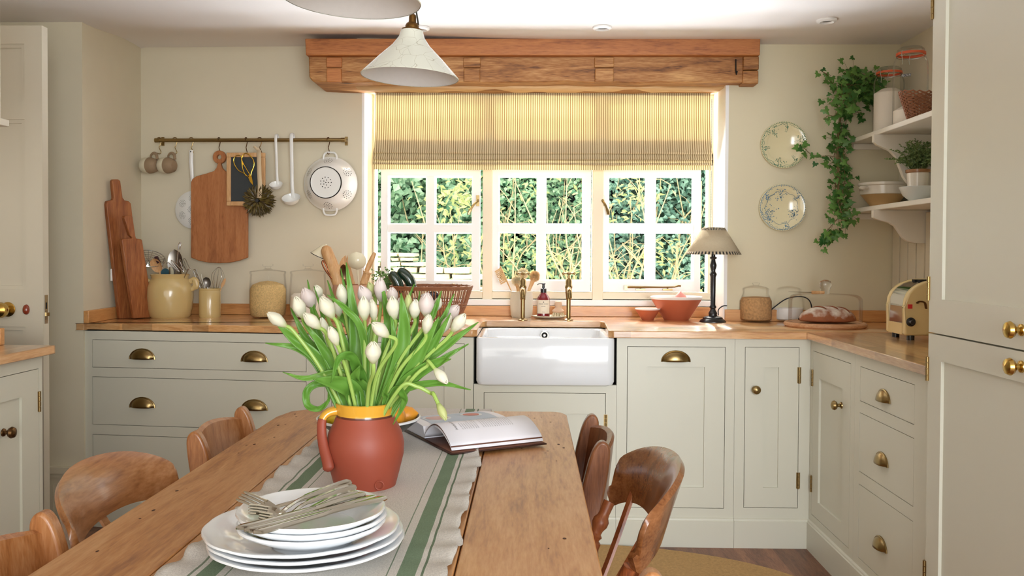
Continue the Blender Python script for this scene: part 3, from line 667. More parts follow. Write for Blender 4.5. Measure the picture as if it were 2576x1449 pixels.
bush('pale_leaf_shrub', 'tall pale leaved shrub with bare canes outside the middle casement', 'shrub', wx(1260, 7.4), wx(1460, 7.4), .7, 2.0, 7.4, .4, 330, .075, .026, L_yel, M_bark, 'pale shrubs outside', 9, 7, None, 12)
bush('twiggy_shrub', 'tangled bare-twigged shrub with yellow leaves outside the right casement', 'shrub', wx(1540, 7.4), wx(1750, 7.4), .7, 1.9, 7.4, .4, 230, .07, .024, L_yel, M_bark, 'pale shrubs outside', 14, 8, None, 10)
# dry stone wall
R = random.Random(5); mb = MB(); Yw = 6.6
M_rock = mat('lichened_limestone', 'b3ab90', .95, var=.25, vscale=7, bump=.8, bscale=20)
x0w, x1w = wx(960, Yw)-.5, wx(1200, Yw); z = GZ
while z < 1.24:
    h = R.uniform(.025, .05); x = x0w
    while x < x1w:
        top = 1.235 if x < wx(1040, Yw) else 1.155-.07*max(0, (x-wx(1040, Yw))/(x1w-wx(1040, Yw)))
        w_ = R.uniform(.07, .2)
        if z+h < top+.03:
            c = Vector((x+w_/2, Yw+R.uniform(-.02, .02), z+h/2)); V = []
            for sx_ in (-1, 1):
                for sy_ in (-1, 1):
                    for sz_ in (-1, 1): V.append(c+Vector((sx_*(w_/2-.006+R.uniform(-.008, .004)), sy_*.15, sz_*(h/2-.004+R.uniform(-.005, .003)))))
            mb.add(V, [(0, 1, 3, 2), (4, 6, 7, 5), (0, 4, 5, 1), (2, 3, 7, 6), (0, 2, 6, 4), (1, 5, 7, 3)], 0, False)
        x += w_
    z += h
solo(mb, 'dry_stone_wall', M_rock, 'low dry stone wall seen through the left casement', 'wall', bevel=.008)
# ================================================================== ROMAN BLIND
M_tick = band_mat('ticking_cloth', 'X', [(0, 'e0d2ae'), (.5, '8a7350'), (.66, 'bda67c'), (.74, '8a7350'), (.9, 'e0d2ae')], .9, .3, 400, period=.0112, var=.05)
nt = M_tick.node_tree; tr = nt.nodes.new('ShaderNodeBsdfTranslucent'); tr.inputs[0].default_value = lin('f8cc50'); mx_ = nt.nodes.new('ShaderNodeMixShader'); mx_.inputs[0].default_value = .17
bs = nt.nodes['Principled BSDF']; cm_ = bs.inputs['Base Color'].links[0].from_socket; mm = nt.nodes.new('ShaderNodeMix'); mm.data_type = 'RGBA'; mm.blend_type = 'MULTIPLY'; mm.inputs[0].default_value = .8; mm.inputs[7].default_value = lin('fff0b8')
nt.links.new(cm_, mm.inputs[6]); nt.links.new(mm.outputs[2], tr.inputs[0])
nt.links.new(bs.outputs[0], mx_.inputs[1]); nt.links.new(tr.outputs[0], mx_.inputs[2]); nt.links.new(mx_.outputs[0], nt.nodes['Material Output'].inputs[0])
BY = 4.46
bx0, bx1 = onY(943, 300, BY).x, onY(1789, 300, BY).x; bz = lambda py: onY(1360, py, BY).z
t = thing('roman_blind', 'beige ticking striped roman blind half lowered over the window', 'blind', (0, BY, 1.66))
prof = [(.02, 2.058), (.012, bz(300)), (.0, bz(345)), (-.012, bz(372)), (-.022, bz(384)), (-.018, bz(388)), (-.008, bz(387)),
        (-.012, bz(392)), (-.024, bz(400)), (-.02, bz(403)), (-.008, bz(402)), (-.012, bz(406)), (-.024, bz(413)), (-.02, bz(416)), (-.008, bz(415)), (-.012, bz(420)), (-.016, bz(428))]
P = []
for j, (dy, z) in enumerate(prof):
    row = []
    for i in range(61):
        u = i/60; w_ = .004 if j >= 4 else 0
        row.append((bx0-w_+(bx1-bx0+2*w_-(.006 if j > 12 else 0))*u, BY+dy+.003*noise.noise(Vector((u*6, j*.3, 0))), z+.0035*noise.noise(Vector((u*5, 3+j*.7, 1)))*(1 if j > 2 else 0)))
    P.append(row)
MB().grid(P).build('cloth', M_tick, t, world=True, sharp=25)
mb = MB()
for k, (za, zb_) in enumerate(((bz(346), bz(424)), (bz(346), bz(412)), (bz(352), bz(404)))): mb.grid([[(bx0+.004, BY+.02+.01*k, za), (bx1-.004, BY+.02+.01*k, za)], [(bx0+.004, BY+.02+.01*k, zb_), (bx1-.004, BY+.02+.01*k, zb_)]])
mb.build('folded_layers', M_tick, t, world=True)
MB().box(bx0, bx1, BY+.024, BY+.05, 2.035, 2.062).build('head_rail', M_dark, t, world=True)
p0 = onY(1791, 250, BY-.0); p1 = onY(1787, 753, BY-.01); n = 160
MB().tube([p0.lerp(p1, i/n) for i in range(n+1)], [.0014 if i % 2 else .0026 for i in range(n+1)], 6).build('bead_chain', M_steel, t, world=True)
# ================================================================== RAIL ON THE LEFT WALL
def wth(name, label, cat, px, py, off, group=None):
    O = LW(px, py, off); t = thing(name, label, cat, MW @ O, LA, group); return t, (lambda a, b_, f=off: LW(a, b_, f)-O)
t, q = wth('utensil_rail', 'long brass utensil rail fixed to the wall left of the window', 'rail', 628, 353, .05)
a, b_ = q(390, 353), q(868, 352)
mb = MB(); mb.tube([a, b_], .0095, 16); mb.tube([a, a+Vector((.025, 0, 0))], .0115, 16); mb.tube([b_-Vector((.02, 0, 0)), b_], .0115, 16); mb.build('rail_tube', M_brass, t)
for e in (a+Vector((.02, 0, 0)), b_-Vector((.004, 0, 0))):
    mb = MB(); mb.box(e.x-.007, e.x+.007, .043, .0495, e.z-.022, e.z+.022); mb.tube([(e.x, 0, e.z), (e.x, .046, e.z)], .008, 12); mb.tube([(e.x, .041, e.z+.015), (e.x, .043, e.z+.015)], .003, 8); mb.build('bracket', M_brass, t)
def shook(px, label, turn, length=.062, m=M_brass, bot=None):
    t, q = wth('s_hook', label, 'hook', px, 352, .05, 'S-hooks on the brass rail')
    A = Matrix.Rotation(turn*D2R, 4, 'Z'); P = []
    for k in range(9): a_ = (200-k*25)*D2R; P.append((.0125*math.cos(a_), 0, .0125*math.sin(a_)))
    P += [(.0125, 0, -.006), (.004, 0, -length*.5), (.0, 0, -length*.62)]
    for k in range(7): a_ = (10+k*-28)*D2R; P.append((.001+.0095*math.cos(a_), 0, -length+.0095*math.sin(a_)))
    MB().tube(bez(P, 3), .0021, 8, M=A).build('wire', m, t); return t
hooks = [(400, 'brass S-hook holding the leftmost mug at the end of the rail', 0), (440, 'brass S-hook holding the second mug', 0), (481, 'brass S-hook holding the enamel skimmer', 0), (551, 'dark S-hook seen edge-on holding the big wooden board', 80),
         (619, 'dark S-hook seen edge-on holding the gold scissors', 80), (653, 'bronze S-hook holding the ribbon of the wreath', 0), (826, 'bronze S-hook holding the white colander', 70)]
for px, lab, tn in hooks: shook(px, lab, tn, m=(M_brass if px < 500 else M_bronze))
M_mugb = mat('brown_stoneware', '9a8266', .75, var=.12, vscale=30); M_mugc = mat('cream_glaze', 'e6dfc8', .3)
def mug(px, py, lab):
    t, q = wth('mug', lab, 'mug', px, py, .05, 'stoneware mugs on the rail')
    M = align((.012, -.035, 0), (-.95, .3, .03)) @ T(0, 0, -.012)
    MB().lathe([(0, 0), (.022, .001), (.034, .012), (.0395, .03), (.041, .045), (.037, .082), (.035, .084), (.035, .08), (.038, .05), (.036, .03), (.03, .014), (0, .008)], 28, M=M, mats=[0, 0, 0, 0, 1, 1, 1, 1, 1, 1, 1]).build('body', [M_mugb, M_mugc], t)
    MB().tube(bez([(.022, -.03, .032), (.014, -.025, .058), (-.004, -.02, .064), (-.02, -.012, .052), (-.022, -.005, .032)], 5), .005, 8, flat=1.5).build('handle', M_mugb, t)
mug(392, 418, 'round brown and cream stoneware mug hanging at the left end of the rail'); mug(436, 418, 'brown and cream stoneware mug hanging second on the rail')
def holes(mb, pts, r, m=1):
    for p, n in pts: mb.disc(r, .0006, 8, m, M=align(p, n))
# skimmer
t, q = wth('skimmer', 'white enamel perforated skimmer hanging half behind the wooden board', 'skimmer', 481, 378, .05)
c = q(481, 527); mb = MB(); R0 = .098
Mk = T(c.x, .032, c.z) @ Rx(90)
mb.lathe([(0, .03), (.03, .028), (.06, .02), (.085, .008), (R0, 0), (R0-.001, -.002), (.08, .002), (.05, .018), (0, .025)], 40, M=Mk)
pt = []
for g in range(7):
    gx, gy = (0, 0) if g == 6 else (.06*math.cos(g*60*D2R+.5), .06*math.sin(g*60*D2R+.5))
    for rr, k in ((0, 1), (.006, 6), (.012, 11), (.018, 14)):
        for i in range(k):
            x, y = gx+rr*math.cos(6.283*i/k), gy+rr*math.sin(6.283*i/k); r_ = math.hypot(x, y); z = .031-.031*(r_/R0)**2; pt.append((Mk @ Vector((x, y, z)), Mk.to_3x3() @ Vector((x*6.4, y*6.4, 1))))
holes(mb, pt, .0016); mb.build('bowl', [M_enam, M_dark], t)
mb = MB(); mb.tube([(0, 0, .0), (0, -.002, -.06), (c.x, .018, c.z+.12), (c.x, .022, c.z+.085)], [.011, .011, .0085, .008], 10, flat=.5, up=(0, 1, 0)); mb.disc(.0035, .0, 12, 1, M=T(0, -.0065, -.008) @ Rx(90)); mb.build('handle', [M_enam, M_dark], t)
# big hanging board
t, q = wth('hanging_chopping_board', 'large brown wooden chopping board with ring handle hanging on the rail', 'chopping board', 551, 395, .075)
g = lambda a, b_: (q(a, b_).x, q(a, b_).z)
poly = [g(*k) for k in ((480, 648), (480, 458), (484, 450), (494, 443), (520, 436), (538, 430), (544, 422), (547, 412), (545, 407), (557, 407), (555, 412), (558, 422), (565, 430), (582, 436), (608, 443), (618, 450), (622, 458), (622, 648), (600, 656), (575, 661), (551, 662), (526, 661), (500, 656))]
mb = MB(); mb.prism(poly[::-1], 0, .02, 'y')
r1, r0 = .0335, .012; zc = .0
ring = lambda r, y: [(r*math.cos(6.2832*i/28), y, zc+r*math.sin(6.2832*i/28)) for i in range(28)]
mb.grid([ring(r0, 0), ring(r1, 0), ring(r1, .02), ring(r0, .02), ring(r0, 0)], closed=True, smooth=False)
mb.build('board', M_cork, t, bevel=.003)
# slate
t, q = wth('slate_blackboard', 'small blackboard with pale wooden frame hanging on the rail', 'blackboard', 619, 385, .1)
g = lambda a, b_: (q(a, b_).x, q(a, b_).z)
(x0_, z1_), (x1_, z0_) = g(570, 384), g(667, 518); f = .0225; mb = frame_mb(x0_, x1_, z0_, z1_, [(x0_+f, x1_-f, z0_+f, z1_-f)], -.004, .01)
mb.build('frame', M_beech, t, bevel=.003); MB().box(x0_+f-.002, x1_-f+.002, 0, .006, z0_+f-.002, z1_-f+.002).build('slate', mat('slate', '33383a', .6, var=.1, vscale=6), t)
# gold scissors
t, q = wth('scissors', 'gold-coloured bonsai scissors hanging in front of the blackboard', 'scissors', 619, 388, .125)
v = lambda a, b_, y=0: Vector((q(a, b_).x, y, q(a, b_).z))
M_gold = mat('gold', 'e0b646', .22, 1)
for k, (loop, bl) in enumerate((([(629, 440), (620, 425), (610, 407), (609, 395), (616, 386), (626, 389), (637, 402), (639, 416), (633, 432), (631, 441)], [(629, 440), (635, 462), (637, 467), (636, 458), (632, 438)]),
                                ([(624, 444), (614, 436), (600, 428), (590, 412), (589, 399), (597, 391), (607, 394), (609, 408), (611, 424), (618, 440), (624, 444)], [(624, 444), (630, 458), (638, 467), (632, 448), (628, 438)]))):
    mb = MB(); mb.tube(bez([v(a, b_, -.003*k) for a, b_ in loop], 4), .0024, 8); P = [g2 for g2 in bl]
    mb.prism([(v(a, b_).x, v(a, b_).z) for a, b_ in bl], -.003*k-.0015, -.003*k+.0015, 'y'); mb.build('blade_and_handle', M_gold, t)
p = v(626, 444); MB().tube([(p.x, .003, p.z), (p.x, -.007, p.z)], .0035, 12).build('pivot', M_bronze, t)
# feather wreath
t, q = wth('feather_wreath', 'brown and olive feather wreath hanging from a cream ribbon', 'wreath', 651, 505, .13)
R = random.Random(3); mb = MB()
for i in range(900):
    a = R.uniform(0, 6.283); r_ = R.uniform(.008, .05); l = R.uniform(.026, .042); y = R.uniform(-.025, .025)
    d = Vector((math.cos(a), R.uniform(-.25, .25), math.sin(a))); leaf(mb, Vector((r_*math.cos(a), y, r_*math.sin(a))), d, (R.uniform(-.6, .6), -1, R.uniform(-.6, .6)), l, R.uniform(.009, .016))
mb.build('feathers', leafmat('feather', '3a2a18', '6f5f2a', .05), t)
mb = MB(); Pm = [v_ for v_ in (q(651, 377, .13), q(652, 430, .14), q(654, 470, .155), q(652, 498, .155))]
mb.grid([[p+Vector((-.011, 0, 0)), p+Vector((.011, 0, 0))] for p in Pm]); p = Pm[0]; mb.grid([[p+Vector((-.03, 0, .014)), p+Vector((-.022, 0, .022))], [p+Vector((-.006, 0, -.008)), p+Vector((.004, 0, .004))]]); mb.build('ribbon', mat('ribbon', 'd9c3a0', .8), t, thick=.0008)
MB().lathe([(0, .0), (.009, .0), (.009, .03), (0, .03)], 12, M=Rx(90) @ T(0, 0, -.0)).build('centre', M_black, t)
# ladles
for i, (ph, pb, wpx, lab) in enumerate((((696, 345), (694, 463), 16.5, 'small white enamel ladle hanging on the rail'), ((735, 343), (732, 497), 23, 'larger white enamel ladle with a speckled handle on the rail'))):
    t, q = wth('ladle', lab, 'ladle', ph[0], ph[1], .05, 'enamel ladles on the rail')
    c = q(pb[0], pb[1], .09); w_ = wpx/494
    Mk = align(c, (0, -.55, .85))
    MB().lathe([(0, -w_*.85), (w_*.5, -w_*.72), (w_*.85, -w_*.4), (w_, 0), (w_*.97, 0), (w_*.8, -w_*.38), (w_*.45, -w_*.66), (0, -w_*.78)], 28, M=Mk).build('bowl', M_enam, t)
    top = Vector((0, 0, .012)); hw = .007+.002*i
    mb = MB(); mb.tube(bez([(0, .018, -.012), (0, .014, .006), (0, 0, .014), (0, -.013, .004), (0, -.014, -.03), (c.x*.3, -.012, c.z*.45), (c.x*.6, -.012, c.z*.8), Vector((c.x, c.y+w_*.85, c.z-.0))], 5), hw, 10, flat=.4, up=(0, 1, 0)); mb.build('handle', M_enam, t)
# colander
t, q = wth('colander', 'round white enamel colander hanging at the right end of the rail', 'colander', 826, 390, .05)
c = q(832, 463, .03); Rm = .1355; Mk = T(c.x, c.y, c.z) @ Rx(90) @ T(0, 0, 0)
prof = [(Rm, 0), (Rm+.003, .003), (Rm, .006), (.126, .02), (.113, .05), (.096, .078), (.08, .093), (.08, .1), (.076, .1), (.076, .094), (.045, .094), (0, .094)]
mb = MB(); mb.lathe(prof, 56, M=Mk, mats=[0]*6+[1]*2+[0]*3)
pt = []
for g_ in range(7):
    for rr, k in ((0, 1), (.0085, 5), (.018, 11)) :
        for i in range(k):
            ca, sa = rr*math.cos(6.283*i/k), rr*math.sin(6.283*i/k)
            if g_ == 6: pt.append((Mk @ Vector((ca*1.5, sa*1.5, .0945)), Mk.to_3x3() @ Vector((0, 0, 1))))
            else:
                r_ = .111+ca*.75; a = g_*60*D2R+.52+sa/.105; z = .0205+(.126-r_)/(.126-.113)*.03 if r_ > .113 else .05+(.113-r_)/(.113-.096)*.028
                pt.append((Mk @ Vector((r_*math.cos(a)+.0012*math.cos(a), r_*math.sin(a)+.0012*math.sin(a), z+.0008)), Mk.to_3x3() @ Vector((math.cos(a)*.8, math.sin(a)*.8, .45))))
holes(mb, pt, .0026, 1); mb.build('bowl', [M_enam, M_dark], t)
for s in (1, -1):
    z0 = c.z+s*Rm*.9; mb = MB(); mb.tube(bez([(c.x-.034, c.y-.012, z0), (c.x-.033, c.y-.012, z0+s*.02), (c.x-.02, c.y-.012, z0+s*.036), (c.x+.02, c.y-.012, z0+s*.036), (c.x+.033, c.y-.012, z0+s*.02), (c.x+.034, c.y-.012, z0)], 4), .0052, 8); mb.build('handle', M_enam, t)
# ================================================================== LEFT WORKTOP
def outline(pxs, p, n, th, M_, name, label, cat, extra=None, bevel=.003, group=None):
    n = Vector(n).normalized(); mb = MB(); F = [onP(a, b_, p, n) for a, b_ in pxs]; k = len(F)
    mb.add(F+[v-n*th for v in F], [tuple(range(k)), tuple(range(2*k-1, k-1, -1))]+[(i, i+k, (i+1) % k+k, (i+1) % k) for i in range(k)], 0, False)
    return solo(mb, name, M_, label, cat, group, bevel=bevel)
p = onY(301, 803, 4.13)
outline([(302, 802), (268, 515), (271, 506), (285, 503), (287, 498), (283, 455), (287, 451), (298, 451), (303, 455), (309, 497), (314, 504), (324, 506), (330, 512), (362, 798)], p, (.85, -.52, -.02), .024, M_boardD, 'tall_bread_board', 'tall brown handled wooden board leaning in the left corner', 'chopping board')
p = onY(337, 801, 4.12)
outline([(337, 801), (307, 606), (309, 601), (332, 600), (334, 598), (327, 592), (313, 548), (315, 543), (330, 542), (334, 546), (341, 594), (343, 600), (356, 602), (358, 605), (388, 798)], p, (.85, -.52, -.02), .022, M_boardD, 'short_bread_board', 'shorter brown handled board leaning in front of the tall one', 'chopping board')
solo(MB().box(NX+.0005, NX+.008, onX(287, 690, NX).y-.04, onX(287, 690, NX).y+.04, onX(287, 706, NX).z, onX(287, 676, NX).z), 'light_switch', M_white, 'white switch plate on the side wall behind the tall board', 'switch', bevel=.002)
# big cream crock
c = stand(428, 802, .1, ZT); t = thing('handled_crock', 'large cream glazed stoneware crock with two lug handles', 'crock', c)
mb = MB(); pr = vprof(c, [(0, 797), (46, 797), (50, 793), (54, 775), (57, 745), (56, 722), (50, 706), (45, 700), (46, 695), (48, 691), (45, 689), (42, 694), (42, 702), (50, 720), (50, 780), (0, 786)], 428); pr[0] = (0, 0); pr[1] = (pr[1][0], 0)
mb.lathe(pr, 48); mb.build('pot', M_stone, t)
for s in (-1, 1):
    P = bez([(s*.105, -.0, onY(428, 728, c.y).z-ZT), (s*.128, 0, onY(428, 718, c.y).z-ZT), (s*.12, 0, onY(428, 704, c.y).z-ZT), (s*.098, 0, onY(428, 708, c.y).z-ZT)], 4); P = [Rz(32 if s < 0 else 0) @ v for v in P]
    MB().tube(P, [.008]*3+[.011]*7+[.009]*3, 8, flat=1.5).build('lug_handle', M_stone, t)
Yc = c.y; G = 'utensils in the large crock'
def pp(a, b_, y): return onY(a, b_, y)
# wire skimmer
mb = MB(); a = Yc-.0
cc = pp(375, 650, Yc); Mk = align(cc, (.35, -.45, .8)) @ Rz(0)
for r_ in (.012, .024, .036, .048, .06, .07): mb.tube([Mk @ Vector((r_*1.08*math.cos(6.283*i/28), r_*math.sin(6.283*i/28), -.02*(1-(r_/.07)**2))) for i in range(28)], .0011 if r_ < .07 else .002, 5, closed=True)
for k in range(22): aa = 6.283*k/22; mb.tube([Mk @ Vector((r_*1.08*math.cos(aa), r_*math.sin(aa), -.02*(1-(r_/.07)**2))) for r_ in (0.004, .035, .07)], .0009, 4)
mb.tube([Mk @ Vector((.07, 0, 0)), pp(408, 672, Yc), pp(425, 730, Yc-.01)], .003, 6); mb.box(-.01, .01, -.006, .006, -.02, .015, 1, M=align(pp(397, 655, Yc-.02), (.5, 0, -1)))
solo(mb, 'wire_skimmer', [M_steel, mat('dark_red_plastic', '3a1520', .4)], 'wire mesh skimmer sticking out of the large crock', 'skimmer', G)
def spoon(px0, py0, px1, py1, y0, y1, w, l, name, m, lab, cat, grp, hr=.005, dish=.25, yaw=0):
    """spoon: bowl centred at first pixel, handle running to the second"""
    A, B = pp(px0, py0, y0), pp(px1, py1, y1); d = (A-B).normalized(); s = d.cross(Vector((math.sin(yaw), -math.cos(yaw), 0))).normalized(); u = s.cross(d)
    mb = MB(); P = []
    for j in range(11):
        v_ = -1+2*j/10; hw = w/2*math.sqrt(max(0.0, 1-v_*v_))+.0006; row = []
        for i in range(9): q_ = -1+2*i/8; row.append(A+d*(v_*l/2)+s*(q_*hw)-u*(dish*w*(1-q_*q_)*(1-v_*v_)))
        P.append(row)
    mb.grid(P); Q = [[x+u*.002 for x in r_] for r_ in P]; mb.grid(Q)
    mb.tube([A-d*l*.42, A-d*l*.6, B], [hr*.8, hr, hr], 8); return solo(mb, name, m, lab, cat, grp)
spoon(393, 668, 422, 730, Yc-.03, Yc, .05, .075, 'wooden_spoon', M_beech, 'wooden spoon with worn bowl in the large crock', 'spoon', G)
spoon(417, 690, 425, 760, Yc-.02, Yc, .045, .06, 'teal_spatula', mat('teal_silicone', '2d5663', .5), 'teal rubber spatula low in the large crock', 'spatula', G, dish=.02)
spoon(428, 686, 428, 760, Yc+.01, Yc, .035, .06, 'cream_spatula', M_cream_en, 'cream coloured spatula low in the large crock', 'spatula', G, dish=.05)
spoon(441, 665, 446, 760, Yc+.02, Yc, .075, .15, 'steel_serving_spoon', mat('brushed_steel', '9a9690', .35, 1), 'large dull steel spoon with looped end standing in the crock', 'spoon', G, hr=.004, dish=.15)
mb = MB(); mb.tube(bez([pp(452, 628, Yc), pp(455, 613, Yc), pp(451, 612, Yc), pp(448, 630, Yc-.01), pp(444, 670, Yc-.02), pp(442, 700, Yc-.02)], 4), .0028, 6); 
solo(mb, 'steel_skewer', M_steel, 'thin steel skewer with a loop at the top of the large crock', 'utensil', G)
# masher
mb = MB(); Z = [(420, 664), (424, 661), (446, 681), (451, 683), (431, 658), (435, 657), (458, 680), (462, 681), (451, 655), (455, 655), (467, 678), (471, 678), (461, 653), (466, 652), (477, 675), (480, 677)]
mb.tube(bez([pp(a, b_, Yc-.045+.0004*(i % 4)) for i, (a, b_) in enumerate(Z)], 2), .0024, 6); mb.tube([pp(427, 672, Yc-.04), pp(427, 698, Yc-.03), pp(436, 740, Yc)], .003, 6); mb.tube([pp(474, 677, Yc-.04), pp(463, 698, Yc-.03), pp(446, 740, Yc)], .003, 6); mb.tube([pp(455, 660, Yc-.04), pp(456, 700, Yc-.02), pp(446, 740, Yc)], .003, 6)
solo(mb, 'potato_masher', M_steel, 'steel zigzag potato masher in the large crock', 'masher', G)
# small crock
c = stand(528, 800, .055, ZT); t = thing('small_crock', 'small straight-sided cream stoneware pot holding kitchen tools', 'pot', c)
pr = vprof(c, [(0, 797), (25.5, 797), (26.5, 793), (26.5, 733), (25.5, 731), (26.5, 729), (26.5, 725), (24.5, 725), (23.5, 731), (23.5, 785), (0, 788)], 528); pr[0] = (0, 0); pr[1] = (pr[1][0], 0)
MB().lathe(pr, 40).build('pot', M_stone, t); Yc = c.y; G = 'tools in the small cream pot'
A, B = pp(489, 679, Yc), pp(512, 735, Yc); mb = MB(); d = (B-A); s = d.cross(Vector((0, 1, 0))).normalized()*.008
for k, (u0, u1) in enumerate(((0, 1),)):
    mb.tube([A+s, A-d*.02, A-s, B-s], .002, 6); mb.tube([A+s, B+s], .002, 6)
for k in range(14): q_ = A+d*(k+1)/18; mb.tube([q_-s, q_+s], .0013, 4)
solo(mb, 'hand_grater', M_steel, 'narrow steel hand grater at the left of the small pot', 'grater', G)
mb = MB(); mb.tube([pp(506, 690, Yc-.01), pp(508, 702, Yc-.01), pp(518, 735, Yc)], [.001, .003, .003], 6); mb.tube([pp(506, 690, Yc-.01), pp(511, 712, Yc-.01), pp(516, 735, Yc)], .0015, 6)
solo(mb, 'paring_tool', M_steel, 'pointed steel tool between grater and spoon', 'tool', G)
spoon(520, 711, 526, 745, Yc, Yc, .04, .055, 'measuring_spoon', mat('dull_steel', 'a09c96', .4, 1), 'round dull metal spoon in the small pot', 'spoon', G, dish=.3)
mb = MB(); A, B = pp(551, 672, Yc), pp(541, 745, Yc)
d = (B-A).normalized(); s = d.cross(Vector((0, 1, 0))).normalized(); u = s.cross(d); Ln = (B-A).length
for k in range(5):
    a = math.pi*k/5; w_ = s*math.cos(a)+u*math.sin(a); mb.tube(bez([B-w_*.003, A+d*Ln*.62-w_*.018, A+d*Ln*.3-w_*.031, A+d*.01-w_*.014, A, A+d*.01+w_*.014, A+d*Ln*.3+w_*.031, A+d*Ln*.62+w_*.018, B+w_*.003], 4), .0011, 5)
solo(mb, 'balloon_whisk', M_steel, 'steel balloon whisk in the small cream pot', 'whisk', G)
spoon(562, 712, 548, 745, Yc+.015, Yc, .014, .05, 'wooden_spreader', M_beech, 'small pale wooden spreader behind the whisk', 'spreader', G, hr=.003, dish=.02)
# glass storage jars
M_oats = mat('oats', 'd6b67c', .95, bump=1.0, bscale=170, var=.5, vscale=150); M_flour = mat('flour', 'efe6d6', .95, bump=.2, bscale=60)
def glass_jar(px, pyb, hw, body, fill, fillm, lidp, lab, name='glass_jar', cat='jar', grp=None, fillprof=None):
    c = stand(px, pyb, hw*4.2/FPX, ZT+.0002); t = thing(name, lab, cat, c, 0, grp)
    pr = vprof(c, body, px); pr[0] = (0, 0); pr[1] = (pr[1][0], 0)
    MB().lathe(pr, 48).build('glass_body', M_glass, t, thick=.0)
    MB().lathe(vprof(c, lidp, px), 40).build('glass_lid', M_glass, t)
    f = vprof(c, fill, px); f[0] = (0, .006); f[1] = (f[1][0], .006); MB().lathe(f, 40).build('contents', fillm, t)
    return t, c
glass_jar(674, 801, 44, [(0, 796), (38, 796), (43, 792), (46, 770), (46, 730), (44, 700), (43, 690)], [(0, 794), (37, 794), (42, 790), (44.5, 770), (44.5, 728), (38, 716), (20, 709), (0, 706)], M_oats,
          [(44, 690), (45, 684), (43, 682), (30, 680), (12, 678), (7, 675), (7, 671), (13, 669), (13, 664), (0, 664)], 'tall glass jar with knobbed lid nearly full of rolled oats', grp='glass jars on the left worktop')
glass_jar(775, 802, 44, [(0, 797), (38, 797), (43, 793), (46, 770), (46, 730), (44, 700), (43, 690)], [(0, 795), (37, 795), (42, 790), (44.5, 770), (43, 745), (36, 738), (15, 742), (0, 748)], M_flour,
          [(44, 690), (45, 684), (43, 682), (30, 680), (12, 678), (7, 675), (7, 671), (13, 669), (13, 664), (0, 664)], 'tall glass jar with knobbed lid holding white flour behind the tulips', grp='glass jars on the left worktop')
# terracotta utensil pot
c = stand(885, 822, .07, ZT); t = thing('utensil_pot', 'pale terracotta pot full of wooden utensils behind the tulips', 'pot', c)
pr = vprof(c, [(0, 820), (38, 820), (42, 815), (47, 745), (47, 735), (48, 726), (47, 716), (44, 716), (44, 735), (38, 810), (0, 812)], 885); pr[0] = (0, 0); pr[1] = (pr[1][0], 0)
MB().lathe(pr, 40).build('pot', mat('pale_terracotta', 'c9977a', .75, var=.06), t); Yc = c.y; G = 'wooden utensils in the terracotta pot'
A, B = pp(822, 632, Yc), pp(866, 745, Yc); d = B-A
Mk = align(A, d)
L_ = d.length
solo(MB().lathe([(0, -.026), (.012, -.024), (.0225, -.012), (.0255, 0), (.026, .02), (.0275, .05), (.0265, .07), (.0295, .075), (.030, .12), (.030, L_+.02), (0, L_+.02)], 32, M=Mk), 'rolling_pin', M_beech, 'thick pale wooden rolling pin leaning in the terracotta pot', 'rolling pin', G)
mb = MB(); A = pp(806, 645, Yc+.05); Mk = align(A, (.45, 0, 1))
mb.lathe([(.0, .06), (.012, .055), (.03, .025), (.046, 0), (.0465, .001), (.0465, -.002), (.045, -.001), (.028, .022), (0, .055)], 32, M=Mk, mats=[0, 0, 0, 1, 1, 1, 0, 0]); mb.tube([Mk @ Vector((0, 0, .057)), pp(860, 690, Yc+.03), pp(880, 750, Yc)], .004, 6)
solo(mb, 'enamel_strainer', [M_cream_en, M_black], 'cream enamel dipper with black rim behind the rolling pin', 'dipper', G)
for k in (0,):
    mb = MB(); mb.tube(bez([pp(850, 725, Yc), pp(838, 705, Yc-.02), pp(822, 685, Yc-.02), pp(811, 665, Yc-.02), pp(812, 656, Yc-.02), pp(818, 662, Yc-.02), pp(828, 684, Yc-.02), pp(845, 708, Yc-.02), pp(858, 730, Yc)], 4), .0045, 8, flat=.6); solo(mb, 'copper_tongs', mat('copper', '8a5236', .3, 1), 'dark copper coloured tongs at the left of the terracotta pot', 'tongs', G)
outline([(862, 715), (855, 680), (854, 662), (860, 650), (869, 642), (871, 652), (873, 641), (876, 652), (878, 642), (882, 643), (878, 655), (880, 665), (893, 715)], Vector((0, Yc-.01, 0)), (0, -1, .05), .006, M_beech, 'wooden_fork', 'pale wooden salad fork in the terracotta pot', 'fork', group=G, bevel=.001)
spoon(866, 685, 872, 745, Yc-.035, Yc, .035, .075, 'steel_table_spoon', mat('warm_steel', '9c8368', .25, 1), 'shiny metal spoon in front of the wooden fork', 'spoon', G, dish=.2)
spoon(898, 656, 905, 745, Yc-.03, Yc, .08, .08, 'cream_ladle', M_cream_en, 'round glossy cream enamel ladle seen from its back', 'ladle', G, hr=.004, dish=-.3)
mb = MB(); A, B = pp(943, 636, Yc), pp(918, 690, Yc-.01); d = B-A; mb.lathe([(0, -.002), (.008, 0), (.011, .03), (.012, .06), (.008, d.length)], 16, M=align(A, d)); solo(mb, 'wooden_pestle', M_beech, 'short tapered wooden pestle at the right of the terracotta pot', 'pestle', G)
mb = MB(); A, B = pp(925, 682, Yc-.02), pp(905, 745, Yc); d = B-A; mb.lathe([(0, 0), (.019, .001), (.019, .008), (.0165, .01), (.0165, .05), (.018, .052), (.018, .058), (.016, .06), (.012, d.length)], 20, M=align(A, d)); solo(mb, 'wooden_muddler', M_beech, 'turned wooden muddler with grooves beside the cream ladle', 'muddler', G)
